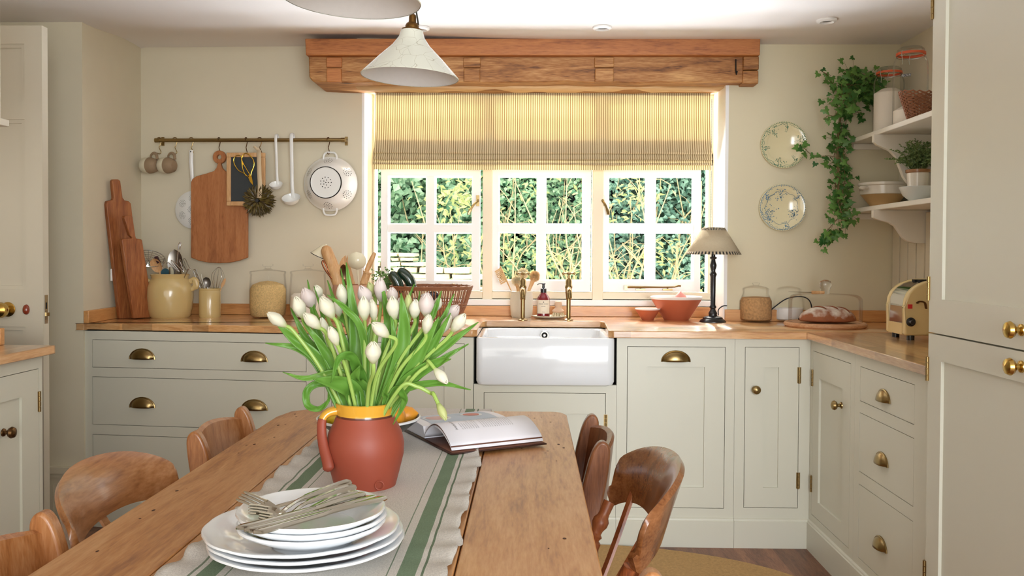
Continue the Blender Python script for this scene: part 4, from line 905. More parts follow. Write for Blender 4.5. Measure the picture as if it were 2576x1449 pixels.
# wicker basket with vegetables
M_wick = mat('wicker', '8f5c3c', .6, var=.35, vscale=80)
bxl, bxr = onY(985, 728, 4.05).x, onY(1189, 728, 4.05).x; bcx = (bxl+bxr)/2; bcy = 4.02; bw = (bxr-bxl)/2
t = thing('wicker_basket', 'brown wicker basket with flared open sides holding vegetables', 'basket', (bcx, bcy, ZT))
mb = MB(); mb2 = MB(); H = onY(1100, 722, 4.02).z-ZT; R = random.Random(9)
def bpt(a, v_): k = .68+.32*v_**.8; return Vector((bw*k*math.cos(a), .19*k*math.sin(a), H*v_*(1-.12*math.cos(2*a)*0)+.004))
for i in range(84):
    a = 6.283*i/84; mb.tube([bpt(a+R.uniform(-.018, .018), v_)+Vector((0, 0, R.uniform(-.004, .006) if v_ == 1 else 0)) for v_ in (0, .5, 1)], .0024, 5)
for v_ in (0, .03, .45, .52, .93, .97, 1.0):
    mb2.tube([bpt(6.283*i/60, v_)*1.0+Vector((0, 0, R.uniform(-.001, .001))) for i in range(60)], .0042 if v_ > .9 else .003, 6, closed=True)
mb.build('uprights', M_wick, t); mb2.build('bands', M_wick, t)
MB().disc(bw*.7, .003, 40, M=Matrix.Diagonal((1, .19/bw, 1, 1))).build('base', M_wick, t, thick=.004)
def blob(path, rad, name, m, lab, cat, grp=None, extra=None):
    mb = MB(); P = bez(path, 6); n = len(P)
    rr = [rad*math.sqrt(max(.002, 1-abs(2*i/(n-1)-1)**4)) for i in range(n)]; mb.tube(P, rr, 20)
    if extra: extra(mb)
    return solo(mb, name, m, lab, cat, grp)
M_courg = mat('courgette_skin', '1c3324', .15, coat=.5, var=.3, vscale=40)
Yb = 3.98
blob([pp(1040, 738, Yb), pp(1030, 705, Yb), pp(1015, 688, Yb), pp(1000, 680, Yb)], .026, 'courgette', M_courg, 'dark green courgette standing highest in the wicker basket', 'courgette', 'courgettes in the basket')
blob([pp(1010, 742, Yb-.03), pp(1000, 712, Yb-.03), pp(990, 695, Yb-.03), pp(982, 684, Yb-.03)], .024, 'courgette', M_courg, 'dark green courgette leaning left of the highest one', 'courgette', 'courgettes in the basket')
blob([pp(1035, 775, 4.0), pp(1060, 760, 3.98), pp(1085, 748, 3.98), pp(1105, 745, 4.0)], .03, 'aubergine', mat('aubergine_skin', '20202c', .12, coat=.6), 'dark shiny aubergine lying inside the wicker basket', 'aubergine')
# herbs
L_herb = leafmat('herb', '3f6a34', '86a860', .3)
mb = MB(); R = random.Random(2)
for i in range(46):
    a = pp(985, 740, 4.08); e = pp(R.uniform(925, 1000), R.uniform(672, 735), 4.05+R.uniform(-.05, .05)); m_ = (a+e)/2+Vector((0, 0, .02)); P = bez([a, m_, e], 4); mb.tube(P, .0008, 4)
    for k in range(9): q_ = P[R.randrange(3, len(P))]; leaf(mb, q_, (R.uniform(-1, 1), R.uniform(-1, 1), R.uniform(-.4, 1)), (0, -1, .3), .012, .008)
solo(mb, 'bunch_of_herbs', L_herb, 'bunch of feathery green herbs behind the basket left of the courgettes', 'herbs')
# ================================================================== AROUND THE SINK
M_potc = mat('speckled_glaze', 'd9d3bf', .45, var=.06, vscale=200)
c = stand(1312, 800, .055, ZT); t = thing('brush_pot', 'pale speckled stoneware pot holding washing-up brushes', 'pot', c)
pr = vprof(c, [(0, 797), (24, 797), (27, 793), (28.5, 775), (28.5, 750), (27, 740), (27.5, 733), (25.5, 732), (25, 740), (26, 775), (0, 790)], 1312); pr[0] = (0, .0); pr[1] = (pr[1][0], .0)
MB().lathe(pr, 40).build('pot', M_potc, t); Yc = c.y; G = 'washing-up brushes'
M_bris = mat('bristle', 'd9b27c', .8); M_brisl = mat('pale_bristle', 'eadcb8', .8)
def tuft(mb, p, d, n, l, spread, r=.0006, m=1, R=random.Random(4), base=.02, rows=None):
    d = Vector(d).normalized(); a = d.orthogonal().normalized(); b_ = d.cross(a)
    for _ in range(n):
        q1, q2 = R.uniform(-1, 1), R.uniform(-1, 1)
        if q1*q1+q2*q2 > 1: continue
        s = Vector(p)+(a*q1+b_*q2)*base; e = s+(d+(a*q1+b_*q2)*spread).normalized()*l*R.uniform(.92, 1.05); mb.tube([s, e], r, 3, m)
A, B = pp(1258, 669, Yc), pp(1292, 745, Yc); mb = MB(); mb.tube([A, A.lerp(B, .5), B], [.006, .006, .004], 8, flat=.6)
d = (B-A).normalized(); nrm = d.cross(Vector((0, 1, 0))).normalized(); nrm = nrm if nrm.x < 0 else -nrm
for k in range(9):
    for r_ in range(-2, 3):
        s = A+d*(.012+.0085*k)+Vector((0, .003*r_, 0))
        for _ in range(7): mb.tube([s+Vector((random.uniform(-.004, .004), 0, random.uniform(-.004, .004))), s+nrm*.034+Vector((random.uniform(-.002, .002), random.uniform(-.002, .002), random.uniform(-.002, .002)))+d*.005], .0012, 3, 1)
solo(mb, 'hand_brush', [M_beech, M_bris], 'long wooden brush with a comb of tan bristles at the left of the pot', 'brush', G)
for (a, b_, e, f_, lab, mm_, rr) in ((1300, 706, 1308, 750, 'dish brush with a pale round bristle head in the middle of the pot', M_brisl, .03), (1345, 695, 1326, 742, 'dish brush with golden bristles leaning right in the pot', M_bris, .03), (1316, 688, 1314, 745, 'pale bristled dish brush behind the left tap', M_brisl, .032)):
    yq = Yc if a != 1316 else Yc+.03
    A, B = pp(a, b_, yq), pp(e, f_, yq); mb = MB(); mb.tube([A, A.lerp(B, .3), B], [.018, .011, .006], 10); dd_ = Vector((-.15, -1, .35)); R = random.Random(a)
    for k in range(520):
        th, ph = R.uniform(0, 6.283), R.uniform(0, 1.9); d = Vector((math.sin(ph)*math.cos(th), -math.cos(ph)*.8-.1, math.sin(ph)*math.sin(th))); mb.tube([A+d*.006, A+d*rr*R.uniform(.85, 1)], .0008, 3, 1)
    solo(mb, 'dish_brush', [M_beech, mm_], lab, 'brush', G)
# taps
def tap(px, lab):
    c = onZ(px, 804, ZT); c = stand(px, 806, .022, ZT); t = thing('tap', lab, 'tap', c, 0, 'brass pillar taps')
    k = c.y/FPX; z = lambda py: onY(px, py, c.y).z-c.z
    MB().lathe([(0, 0), (.0235, 0), (.0235, .003), (.012, .008), (.0105, .012), (.0105, z(752)), (0, z(752))], 24).build('pillar', M_brass, t)
    mb = MB(); mb.lathe([(.0, z(754)), (.0125, z(754)), (.0135, z(745)), (.016, z(735)), (.016, z(726)), (.018, z(724)), (.018, z(719)), (.015, z(717)), (.0155, z(706)), (.012, z(702)), (.007, z(700)), (.005, z(692)), (.005, z(690))], 24)
    mb.tube(bez([(0, -.008, z(728)), (0, -.05, z(727)), (0, -.085, z(733)), (0, -.095, z(748))], 5), [.011]*6+[.0125]*10, 14); mb.build('spout', M_brass, t)
    mb = MB(); zh = z(688); mb.ball((0, 0, zh), .01, sc=(1, 1, .8))
    for a in range(4):
        q = Vector((math.cos(a*math.pi/2+.15), math.sin(a*math.pi/2+.15), 0)); mb.tube([q*.005+Vector((0, 0, zh)), q*.024+Vector((0, 0, zh))], .0035, 8); mb.ball((q.x*.027, q.y*.027, zh), .0065)
    mb.build('cross_handle', M_brass, t)
tap(1315, 'brass pillar tap with cross handle in front of the brush pot'); tap(1430, 'brass pillar tap with cross handle right of the soap bottle')
# tray, soap, scrubbing brush
c = stand(1382, 803, .06, ZT); t = thing('soap_tray', 'small oval cream ceramic tray between the taps', 'tray', c); ww = 44*c.y/FPX
MB().lathe([(0, .004), (ww*.85, .004), (ww, .012), (ww*1.0, .014), (ww*.96, .013), (ww*.83, .007), (0, .007)], 40, M=Matrix.Diagonal((1, .75, 1, 1))).build('dish', M_potc, t)
zt = ZT+.0072; c2 = onZ(1367, 798, zt); c2.y = c.y+.0; c2.x = pp(1367, 760, c.y).x
t = thing('soap_bottle', 'dark red pump soap bottle with cream label on the tray', 'bottle', Vector((c2.x, c2.y, zt)))
zz = lambda py: pp(1367, py, c2.y).z-zt; k = c2.y/FPX
MB().lathe([(0, 0), (15*k, 0), (16.5*k, .003), (16.5*k, zz(751)), (14*k, zz(746)), (7*k, zz(737)), (7*k, zz(734)), (0, zz(734))], 32).build('bottle', mat('ruby_plastic', '7a1420', .12, coat=.6), t)
mb = MB(); mb.lathe([(16.8*k, zz(788)), (16.8*k, zz(754))], 24, a0=205, a1=335)
m_lab = mat('soap_label', 'e6dcc8', .7); ink = mat('label_ink', '4a4640', .8)
for s_, py, sz in (('HAND WASH', 764, .0085), ('lavender', 770, .006), ('500 ml', 784, .005)):
    vs, fs = text_faces(s_, sz)
    vs = [Vector((17.0*k*math.sin(v.x/(16.8*k)), -17.0*k*math.cos(v.x/(16.8*k)), zz(py)+v.y)) for v in vs]; mb.add(vs, fs, 1, False)
mb.disc(.003, 0, 12, 1, M=T(0, -17.05*k, zz(759)) @ Rx(90)); mb.build('label', [m_lab, ink], t)
mb = MB(); mb.lathe([(0, zz(734)), (7.5*k, zz(736)), (7.5*k, zz(726)), (3.5*k, zz(724)), (3*k, zz(716)), (5*k, zz(715)), (5*k, zz(713)), (0, zz(713))], 20); mb.tube(bez([(0, 0, zz(714)), (-8*k, -.004, zz(713.5)), (-14*k, -.006, zz(715)), (-15*k, -.006, zz(717))], 4), .002, 8); mb.build('pump', M_black, t)
x3 = pp(1404, 780, c.y).x; t = thing('scrubbing_brush', 'small round-headed wooden pot scrubbing brush on the tray', 'brush', (x3, c.y-.01, zt)); zz = lambda py: pp(1404, py, c.y-.01).z-zt; mb = MB()
mb.lathe([(0, zz(786)), (13*k, zz(786)), (15*k, zz(784)), (15*k, zz(781)), (9*k, zz(776)), (8*k, zz(773)), (9.5*k, zz(766)), (9*k, zz(761)), (6*k, zz(758)), (0, zz(758))], 28); mb.build('handle', mat('limed_wood', 'd2b194', .7), t)
mb = MB()
for i in range(14):
    for r_ in (.35, .7, 1):
        a = 6.283*i/14+r_; mb.tube([(r_*12*k*math.cos(a), r_*12*k*math.sin(a), zz(786)), (r_*18*k*math.cos(a), r_*18*k*math.sin(a), .001)], .0016, 4)
mb.build('bristles', M_brisl, t)
# terracotta bowls
M_slip = mat('white_slip', 'eee9e4', .25)
def tbowl(px, pyb, prof, lab):
    c = stand(px, pyb, 30*4/FPX, ZT); t = thing('terracotta_bowl', lab, 'bowl', c, 0, 'terracotta bowls by the window')
    pr = vprof(c, prof, px); pr[0] = (0, .0); pr[1] = (pr[1][0], .0)
    MB().lathe(pr, 48, mats=[0, 0, 0, 1, 1, 1, 1, 1, 1][:len(pr)-1]).build('bowl', [M_terra, M_slip], t); return c
tbowl(1629, 807, [(0, 805), (14, 805), (16, 802), (31, 779), (32, 776), (31, 775), (29, 778), (14, 798), (0, 800)], 'small flared terracotta bowl with white rim left of the large one')
c = tbowl(1701, 806, [(0, 802), (30, 802), (34, 799), (63, 752), (65, 747), (63, 745), (58, 750), (32, 790), (0, 794)], 'large flared terracotta bowl with white rim beside the lamp')
mo = mat('pink_onion_skin', 'd98f84', .35, var=.1)
for dx, dz in ((.02, .085), (-.045, .06), (.03, .05)):
    mb = MB(); mb.lathe([(0, -.026), (.02, -.022), (.032, 0), (.026, .016), (.01, .028), (.004, .036), (0, .037)], 20); o = mb.build('onion', mo); o.location = c+Vector((dx, .0, dz-.01 if dz < .08 else .104)); tag(o, {.085: 'pink onion showing above the rim of the large terracotta bowl', .06: 'pink onion lying low at the left inside the large bowl', .05: 'pink onion lying low at the right inside the large bowl'}[dz], 'onion', 'onions in the large bowl')
# lamp
c = stand(1793, 812, .06, ZT); t = thing('table_lamp', 'black turned-wood table lamp with linen shade by the window reveal', 'lamp', c); zz = lambda py: pp(1793, py, c.y).z-ZT; k = c.y/FPX
pr = [(0, 0), (33, 0), (33, 1.5), (30, 5), (25, 8), (24, 11), (20, 13), (11, 15), (10, 18), (11, 22), (6.5, 30), (6, 33), (8.5, 36), (8.5, 38), (6, 42), (6.5, 112), (8, 116), (9, 119), (8, 122), (5.5, 125), (5.5, 130), (8, 137), (8.5, 143), (6, 150), (5, 156), (8.5, 159), (9, 161), (5, 164), (5, 172), (0, 172)]
MB().lathe([(r_*k, h*k) for r_, h in pr], 36).build('stand', M_black, t)
M_shade = mat('linen_shade', 'c6b79a', .9, bump=.4, bscale=500, var=.08, vscale=150)
za, zb_ = zz(640), zz(573); ra, rb = 68*k, 27*k
mb = MB(); n = 96
for (v0, v1, m_) in ((0, .1, 1), (.1, .9, 0), (.9, 1, 1)):
    P = [[((ra+(rb-ra)*v_)*math.cos(6.2832*i/n), (ra+(rb-ra)*v_)*math.sin(6.2832*i/n), za+(zb_-za)*v_) for i in range(n)] for v_ in (v0, v1)]
    mb.grid(P, 0, closed=True)
    if m_: 
        for j in range(n): mb.m[-1-j] = 1 if j % 2 else 0
mb.build('shade', [M_shade, mat('dark_binding', '3c3a36', .9)], t, thick=.0015)
MB().lathe([(0, zz(640)+.01), (.012, zz(640)+.01), (.012, zz(625)), (.02, zz(615)), (.025, zz(600)), (0, zz(590))], 16).build('bulb', M_china, t)
P = [c+Vector((.03, .02, .03)), pp(1808, 778, c.y+.03), pp(1822, 769, c.y+.06), pp(1840, 773, c.y+.1), pp(1858, 785, c.y+.12), pp(1875, 796, c.y+.14), pp(1915, 801, WY-.04), pp(1945, 775, WY-.05), pp(1978, 752, WY-.03), pp(2012, 746, WY-.028), pp(2032, 752, WY-.028), pp(2041, 768, WY-.028), pp(2044, 800, WY-.04)]
P = bez(P, 6); 
for p in P: p.z = max(p.z, ZT+.004); 
MB().tube(P, .0028, 6).build('flex', mat('braided_flex', '2a2c33', .9, bump=1, bscale=300), t, world=True, label='dark twisted fabric flex')
# jars right
M_gran = mat('granola', 'bd9262', .95, bump=1.2, bscale=110, var=.6, vscale=95); M_sug = mat('sugar', 'f0efec', .8)
glass_jar(1901, 811, 38, [(0, 808), (35, 808), (39, 803), (39.5, 785), (39, 757), (33, 743), (30, 738), (31, 730)], [(0, 806), (34, 806), (38, 802), (38.5, 785), (38, 757), (33, 748), (10, 746), (0, 748)], M_gran,
          [(31, 730), (32, 727), (30, 725), (24, 722), (10, 719), (6, 718), (9, 714), (8, 711), (0, 710)], 'round glass jar of granola with dark fruit beside the lamp', grp='glass jars on the right worktop')
glass_jar(1981, 810, 38, [(0, 807), (35, 807), (39, 803), (39.5, 785), (39, 757), (33, 743), (30, 738), (31, 731)], [(0, 805), (34, 805), (38, 801), (38, 785), (37, 774), (12, 772), (0, 773)], M_sug,
          [(31, 731), (33, 728), (30, 726), (24, 723), (10, 719), (6, 718), (9, 715), (8, 712), (0, 711)], 'round glass jar half full of white sugar behind the bread dome', grp='glass jars on the right worktop')
mb = MB(); A, B = pp(1990, 738, WY-.06), pp(2064, 735, WY-.06)
# bread board, loaf, dome
c = stand(2075, 831, .2, ZT); t0 = c
k = c.y/FPX; rb = 99*k; zb2 = .022
solo(MB().lathe([(0, 0), (rb-.008, 0), (rb, .008), (rb, .016), (rb-.007, .022), (rb*.85, .0195), (0, .0195)], 64, M=T(*c)), 'round_bread_board', wood('pale_board', 'a97046', 'c99468', 'dbae85', 'x', 1.2, .5), 'round wooden board under the glass bread dome', 'board')
M_crust = mat('bread_crust', '9a5a34', .8, bump=.6, bscale=45, var=.25, vscale=14)
nt = M_crust.node_tree; b = nt.nodes['Principled BSDF']; tc = nt.nodes.new('ShaderNodeTexCoord'); sp = nt.nodes.new('ShaderNodeSeparateXYZ'); nt.links.new(tc.outputs['Object'], sp.inputs[0])
nz = nt.nodes.new('ShaderNodeTexNoise'); nz.inputs['Scale'].default_value = 22; nz.inputs['Detail'].default_value = 8; nt.links.new(tc.outputs['Object'], nz.inputs['Vector'])
ma = nt.nodes.new('ShaderNodeMath'); ma.operation = 'MULTIPLY_ADD'; ma.inputs[1].default_value = 9; nt.links.new(sp.outputs[2], ma.inputs[0]); nt.links.new(nz.outputs['Fac'], ma.inputs[2])
fr = ramp(nt, [(.0, '000000'), (1, 'ffffff')]); fr.color_ramp.elements[0].position = .95; fr.color_ramp.elements[1].position = 1.0
mr = nt.nodes.new('ShaderNodeMapRange'); mr.inputs[1].default_value = .82; mr.inputs[2].default_value = 1.1; nt.links.new(ma.outputs[0], mr.inputs[0])
src = b.inputs['Base Color'].links[0].from_socket; mf = nt.nodes.new('ShaderNodeMix'); mf.data_type = 'RGBA'; mf.inputs[7].default_value = lin('e6dccb'); nt.links.new(src, mf.inputs[6]); nt.links.new(mr.outputs[0], mf.inputs[0])
M_floured = M_crust; M_cut = mat('bread_cut', '8a4a2a', .9, bump=.5, bscale=80)
nt.links.new(mf.outputs[2], b.inputs['Base Color'])
p = pp(2081, 800, c.y-.03); t = thing('bread_loaf', 'flour-dusted brown crusty loaf under the glass dome', 'bread', (p.x, c.y-.03, ZT+.0205)); P = []
Lx = 70*k
for j in range(25):
    u = -1+2*j/24; w = max(.02, (1-abs(u)**2.6))**.5; row = []
    for i in range(28):
        a = 6.283*i/28; y = .065*w*math.cos(a); z = .048*w*math.sin(a)*(1 if math.sin(a) > 0 else .25)
        z += .012*w*math.sin(a)*(1 if math.sin(a) > 0 else 0)
        cutd = max(0, 1-abs(((u*2.2+y*9) % 1)-.5)*9) if math.sin(a) > .25 and abs(u) < .8 else 0
        row.append((u*Lx+.0, y, z-cutd*.006+.012+.002*noise.noise(Vector((u*5, y*30, z*30)))))
    P.append(row)
lo = min(v[2] for r_ in P for v in r_); P = [[(a, b_, e-lo) for a, b_, e in r_] for r_ in P]
MB().grid(P, closed=True).build('loaf', M_floured, t, sub=1)
mb = MB()
for u0 in (-.52, -.1, .3):
    Q = []
    for i in range(9):
        v_ = i/8; x = u0*Lx+v_*.05; y = .035-.07*v_; w = math.sqrt(max(.02, 1-abs(x/Lx)**2.6)); z = .06*w*math.sqrt(max(0, 1-(y/(.065*w))**2))+.0125-lo*.0
        Q.append((x, y, z+.001))
    mb.tube(Q, [.001]+[.0045]*7+[.001], 6, flat=.6)
mb.build('score_marks', M_cut, t, label='dark open score marks')
KG, _n, _b = new_mat('solid_glass'); _b.inputs['Transmission Weight'].default_value = 1; _b.inputs['Roughness'].default_value = .02; _b.inputs['IOR'].default_value = 1.45
t = thing('glass_dome', 'clear glass bread dome with round knob on the right worktop', 'dome', (c.x, c.y, ZT+.0225)); zz = lambda py: pp(2075, py, c.y).z-(ZT+.0225)
R_ = 88*k; H_ = zz(740)
MB().lathe([(R_, 0), (R_, H_*.72), (R_*.985, H_*.85), (R_*.93, H_*.94), (R_*.85, H_*.985), (R_*.6, H_), (0, H_+.002)], 64).build('dome', M_glass, t)
MB().lathe([(R_+.001, 0), (R_+.001, .003), (R_-.002, .003), (R_-.002, 0)], 64).build('rim', M_glass, t)
MB().lathe([(.0, H_), (.016, H_+.002), (.019, H_+.008), (.017, H_+.018), (.024, H_+.032), (.0265, H_+.045), (.022, H_+.058), (.01, H_+.064), (0, H_+.065)], 32).build('knob', KG, t)
mb = MB(); a_ = Vector((c.x-.015, c.y-.03, ZT+.0225+H_+.009)); mb.tube([a_, a_+Vector((-.055, -.0, 0))], [.0065, .0075], 8, 0); mb.tube([a_+Vector((-.055, 0, 0)), a_+Vector((-.06, 0, 0)), a_+Vector((-.155, .01, .002))], [.004, .007, .002], 8, 1, flat=.3); solo(mb, 'cheese_knife', [M_beech, M_steel], 'wooden handled knife lying on top of the glass bread dome', 'knife')
# toaster
M_tc = mat('toaster_cream', 'e6cd92', .25, coat=.5)
ty_ = 3.36; tx_ = pp(2277, 780, 3.33).x
TW = .2; TLn = RW-.03-tx_
t = thing('toaster', 'cream and chrome two-slot toaster at the right end of the worktop', 'toaster', (tx_, ty_, ZT), 0)
# local x to the right, profile in x-z, thickness along y (toward back)
TH = pp(2300, 703, 3.33).z-ZT; W_ = .26; base = .018
def tprof(ins=0, n=14):
    out = [(ins, base+ins), (ins, TH*.55)]
    for k_ in range(n+1): a = math.pi-(math.pi)*k_/n; out.append((W_/2+(W_/2-ins)*math.cos(a), TH*.55+(TH*.45-ins)*math.sin(a)**.8 if math.sin(a) > 0 else TH*.55))
    out += [(W_-ins, base+ins)]; return out
FYA = -.05; DP = .2
for (ya, yb_, nm) in ((-.03, -.0, 'end_panel'), (.125, .15, 'end_panel')):
    mb = MB(); mb.prism(tprof()[::-1], ya, yb_, 'y'); mb.build(nm, M_tc, t, bevel=.012, seg=3)
mb = MB(); P = tprof(.004); mb.prism(P[::-1], .0, .125, 'y', 0); mb.build('chrome_body', mat('chrome', 'd5d6da', .08, 1), t)
mb = MB(); mb.box(.001, W_-.001, .001, .124, base+.002, base+.045); mb.build('crumb_panel', M_tc, t)
mb = MB(); mb.box(W_/2-.05, W_/2+.05, .025, .05, TH-.02, TH-.003); mb.box(W_/2-.05, W_/2+.05, .075, .1, TH-.02, TH-.003); mb.build('slots', M_dark, t)
q_ = lambda a, b_: pp(a, b_, ty_-.03)-Vector((tx_, ty_, ZT))
p = q_(2291, 810); MB().lathe([(0, .0), (.017, 0), (.017, .004), (.011, .006), (.009, .022), (0, .022)], 24, M=T(p.x, -.03, p.z) @ Rx(90)).build('dial', M_black, t)
p = q_(2290, 771); mb = MB(); mb.box(p.x-.01, p.x+.006, -.035, -.029, p.z-.008, p.z+.008); mb.build('switch', mat('red_switch', 'd8322f', .3), t, label='small red rocker switch')
p = q_(2312, 762); mb = MB(); mb.tube(bez([(p.x-.006, -.03, p.z), (p.x-.004, -.045, p.z+.006), (p.x+.012, -.05, p.z+.002), (p.x+.02, -.045, p.z-.02)], 4), .006, 8, flat=.5); mb.build('lever', M_bronze, t)
for (a, b_) in ((.03, .02), (.03, .155), (W_-.03, .02), (W_-.03, .155)):
    MB().lathe([(0, 0), (.014, 0), (.014, base+.004), (0, base+.004)], 16, M=T(a, b_-.03, 0)).build('foot', M_black, t)
# ================================================================== WALL PLATES
def plate(px, py, lab, ink, seed, blobs):
    p = onY(px, py, WY-.02); t = thing('wall_plate', lab, 'plate', (p.x, WY, p.z), 0, 'decorated plates on the right wall'); Mk = Rx(90)
    r0 = 58.5*(WY-.02)/FPX
    MB().lathe([(r0*.55, .001), (r0*.65, .004), (r0, .018), (r0-.001, .021), (r0*.97, .021), (r0*.72, .011), (r0*.66, .006), (0, .005)], 64, M=Mk).build('dish', mat('cream_faience', 'ebe0b6', .15, coat=.5), t)
    mi = mat(ink[0], ink[1], .3); mb = MB(); R = random.Random(seed)
    def P3(r_, a):
        z = .0215 if r_ > .97*r0 else (.0115+(r_/r0-.72)/.25*.0098 if r_ > .72*r0 else .0065+max(0, (r_/r0-.66)/.06)*.005); return Mk @ Vector((r_*math.cos(a), r_*math.sin(a), z+.0005))
    for i in range(84):
        a = 6.283*i/84; c_ = P3(r0*.955, a)
        for q in range(3): a2 = a+2.1*q; mb.disc(.0016, 0, 6, 0, M=T(c_.x+.0018*math.cos(a2), c_.y-.0002, c_.z+.0018*math.sin(a2)) @ Rx(90))
    for (a, r_, s) in blobs:
        a = a*D2R
        for k_ in range(int(26*s)):
            rr = R.gauss(0, .0085*s); rt = R.gauss(0, .0085*s); rad = min(r0*.93, r_*r0+rr); c_ = P3(rad, a+rt/(r_*r0)); mb.disc(R.uniform(.0012, .0028), 0, 7, 0, M=T(c_.x, c_.y-.0005, c_.z) @ Rx(90))
        for sg in (-1, 1):
            P = [P3(min(r0*.93, r_*r0+.004*math.sin(k_*1.7)+.01), a+sg*(.06+k_*.055*s)/(r_)) for k_ in range(8)]; mb.tube([x-Vector((0, .0003, 0)) for x in P], .0007, 4)
            P = [P3(r_*r0-.01-k_*.0035, a+sg*.05+.03*math.sin(k_*1.9)) for k_ in range(6)]; mb.tube([x-Vector((0, .0003, 0)) for x in P], .0007, 4)
    mb.build('printed_pattern', mi, t)
plate(1973, 364, 'cream wall plate with green printed border, the upper of two', ('green_print', '5a8468'), 1, [(130, .78, 1.6), (15, .82, 1.5), (255, .8, 1.6), (80, .8, .6), (190, .82, .6), (310, .82, .6)])
plate(1969, 522, 'cream wall plate with blue printed flowers, the lower of two', ('blue_print', '5f86a0'), 2, [(95, .6, 1.7), (200, .62, 2.2), (335, .58, 1.6), (145, .82, .8), (35, .82, .8), (285, .85, .8), (220, .8, 1.2)])
# ================================================================== CORNER SHELVES
SXU = onY(2145, 353, WY-.02).x
def shelf(zpy, px, lab, z):
    x0 = onP(px, zpy, (0, WY-.02, 0), Vector((0, 1, 0))).x
    y0 = 2.6
    t = thing('wall_shelf', lab, 'shelf', (x0, WY, z), 0, 'corner shelves')
    MB().box(0, RW-x0-.001, -(WY-y0), -.001, -.011, .011).build('board', M_shelf, t, bevel=.003); return t, x0
zU = onY(2145, 355, WY-.02).z; zL = onY(2142, 531, WY-.02).z
tU, xU = shelf(355, 2143, 'upper white corner shelf carrying the ivy and clip jars', zU)
tL, xL = shelf(531, 2140, 'lower white corner shelf carrying the glazed bowls', zL)
def bracket(t, x0, z0, px0, px1, pyb, yb):
    a = onY(px0, 400, yb).x; w = RW-.003-a; h = z0-onY(px1, pyb, yb).z
    pts = [(a, z0-.0115), (a, z0-.045)]+[(a+w*u, z0-.045-(h-.045)*v_) for u, v_ in ((.06, .07), (.16, .13), (.28, .2), (.38, .33), (.45, .55), (.52, .78), (.6, .92), (.7, .98), (.82, 1), (.99, 1))]+[(RW-.003, z0-.0115)]
    MB().prism(pts[::-1], yb-.012, yb+.012, 'y').build('bracket', M_shelf, t, world=True, bevel=.002)
bracket(tU, xU, zU, 2195, 2270, 470, 3.93); bracket(tL, xL, zL, 2196, 2285, 612, 3.93)
for t, x, z in ((tU, xU, zU), (tL, xL, zL)): MB().box(x+.01 if t is tU else x-.06, RW-.004, WY-.018, WY-.001, z-.04, z-.012).build('batten', M_shelf, t, world=True, bevel=.002)
# ---- shelf things (upper)
def onshelf(px, z, x): return onX(px, 0, x)
UZ = zU+.0115; LZ = zL+.0115
def vess(px, X, prof_m, seg=40): pass
yI = onX(2187, 330, 1.66).y
cI = Vector((1.655, onX(2180, 300, 1.655).y, UZ))
tI = thing('potted_ivy', 'trailing green ivy in a terracotta pot on the upper shelf', 'ivy', cI)
MB().lathe([(0, 0), (.042, 0), (.058, .1), (.063, .1), (.065, .135), (.06, .135), (.055, .1), (.0, .1)], 32).build('pot', M_terra, tI)
M_ivyl = leafmat('ivy_leaf', '2c6026', '6f9c4a', .2)
def ivyleaf(mb, p, d, n, s):
    d = Vector(d).normalized(); n = Vector(n); w = d.cross(n)
    if w.length < 1e-3: w = d.orthogonal()
    w.normalize(); u = w.cross(d).normalized(); p = Vector(p)
    sh = [(0, .0), (-.28, .35), (-.12, .62), (.12, .42), (.35, .5), (.42, .22), (1, 0), (.42, -.22), (.35, -.5), (.12, -.42), (-.12, -.62), (-.28, -.35)]
    vs = [p+d*s*(a+.2)+w*s*b_*.9+u*s*(-.18*abs(b_)-.1*a) for a, b_ in sh]+[p+d*s*.35+u*s*.02]
    mb.add(vs, [(i, (i+1) % 12, 12) for i in range(12)], 0, True)
R = random.Random(12); mbL = MB(); mbS = MB()
top = cI+Vector((0, 0, .14))
def vine(pxs, y0, y1, dens, rs=.0018, jit=.02, ls=.036):
    P = bez([pp(a, b_, y0+(y1-y0)*i/(len(pxs)-1)) for i, (a, b_) in enumerate(pxs)], 6); mbS.tube(P, rs, 5)
    L = len(P)
    for i in range(L):
        if R.random() < dens:
            for _ in range(1 if dens < .9 else 2):
                q_ = P[i]+Vector((R.gauss(0, jit), R.uniform(-jit*1.3, jit*.3), R.gauss(0, jit))); q_.y = min(q_.y, WY-.03)
                mbS.tube([P[i], (P[i]+q_)/2+Vector((0, 0, .006)), q_], .0007, 3)
                ivyleaf(mbL, q_, (R.uniform(-.8, .8), -.25, R.uniform(-1, .15)), (R.uniform(-.4, .4), -1, R.uniform(.1, .6)), ls*R.uniform(.6, 1.15))
yv = 4.1
for k_ in range(9):
    o = R.uniform(-14, 14); vine([(2185, 262), (2140+o, 225+R.uniform(-12, 12)), (2118+o, 290), (2110+o, 370), (2112+o, 450), (2110+o*.8, 500+R.uniform(-30, 30)), (2118+o*.5, 535)], cI.y, yv+R.uniform(-.06, .06), .68, jit=.028)
for k_ in range(6): vine([(2185, 265), (2165, 215+R.uniform(-18, 20)), (2140, 195+R.uniform(0, 40)), (2110, 260)], cI.y, yv, .9, jit=.035)
vine([(2160, 240), (2120, 228), (2093, 210), (2082, 190), (2066, 178)], cI.y, yv, .45, jit=.014)
vine([(2120, 260), (2100, 290), (2085, 290), (2072, 300)], yv, yv-.03, .4, jit=.012)
vine([(2115, 398), (2082, 392), (2053, 396), (2035, 384), (2020, 370), (2010, 365)], yv, 4.18, .5, jit=.014)
vine([(2112, 500), (2126, 560), (2110, 580), (2085, 590), (2065, 600)], yv, 4.16, .85, jit=.02)
vine([(2116, 540), (2090, 570), (2075, 590), (2085, 605)], yv, 4.16, .85, jit=.022)
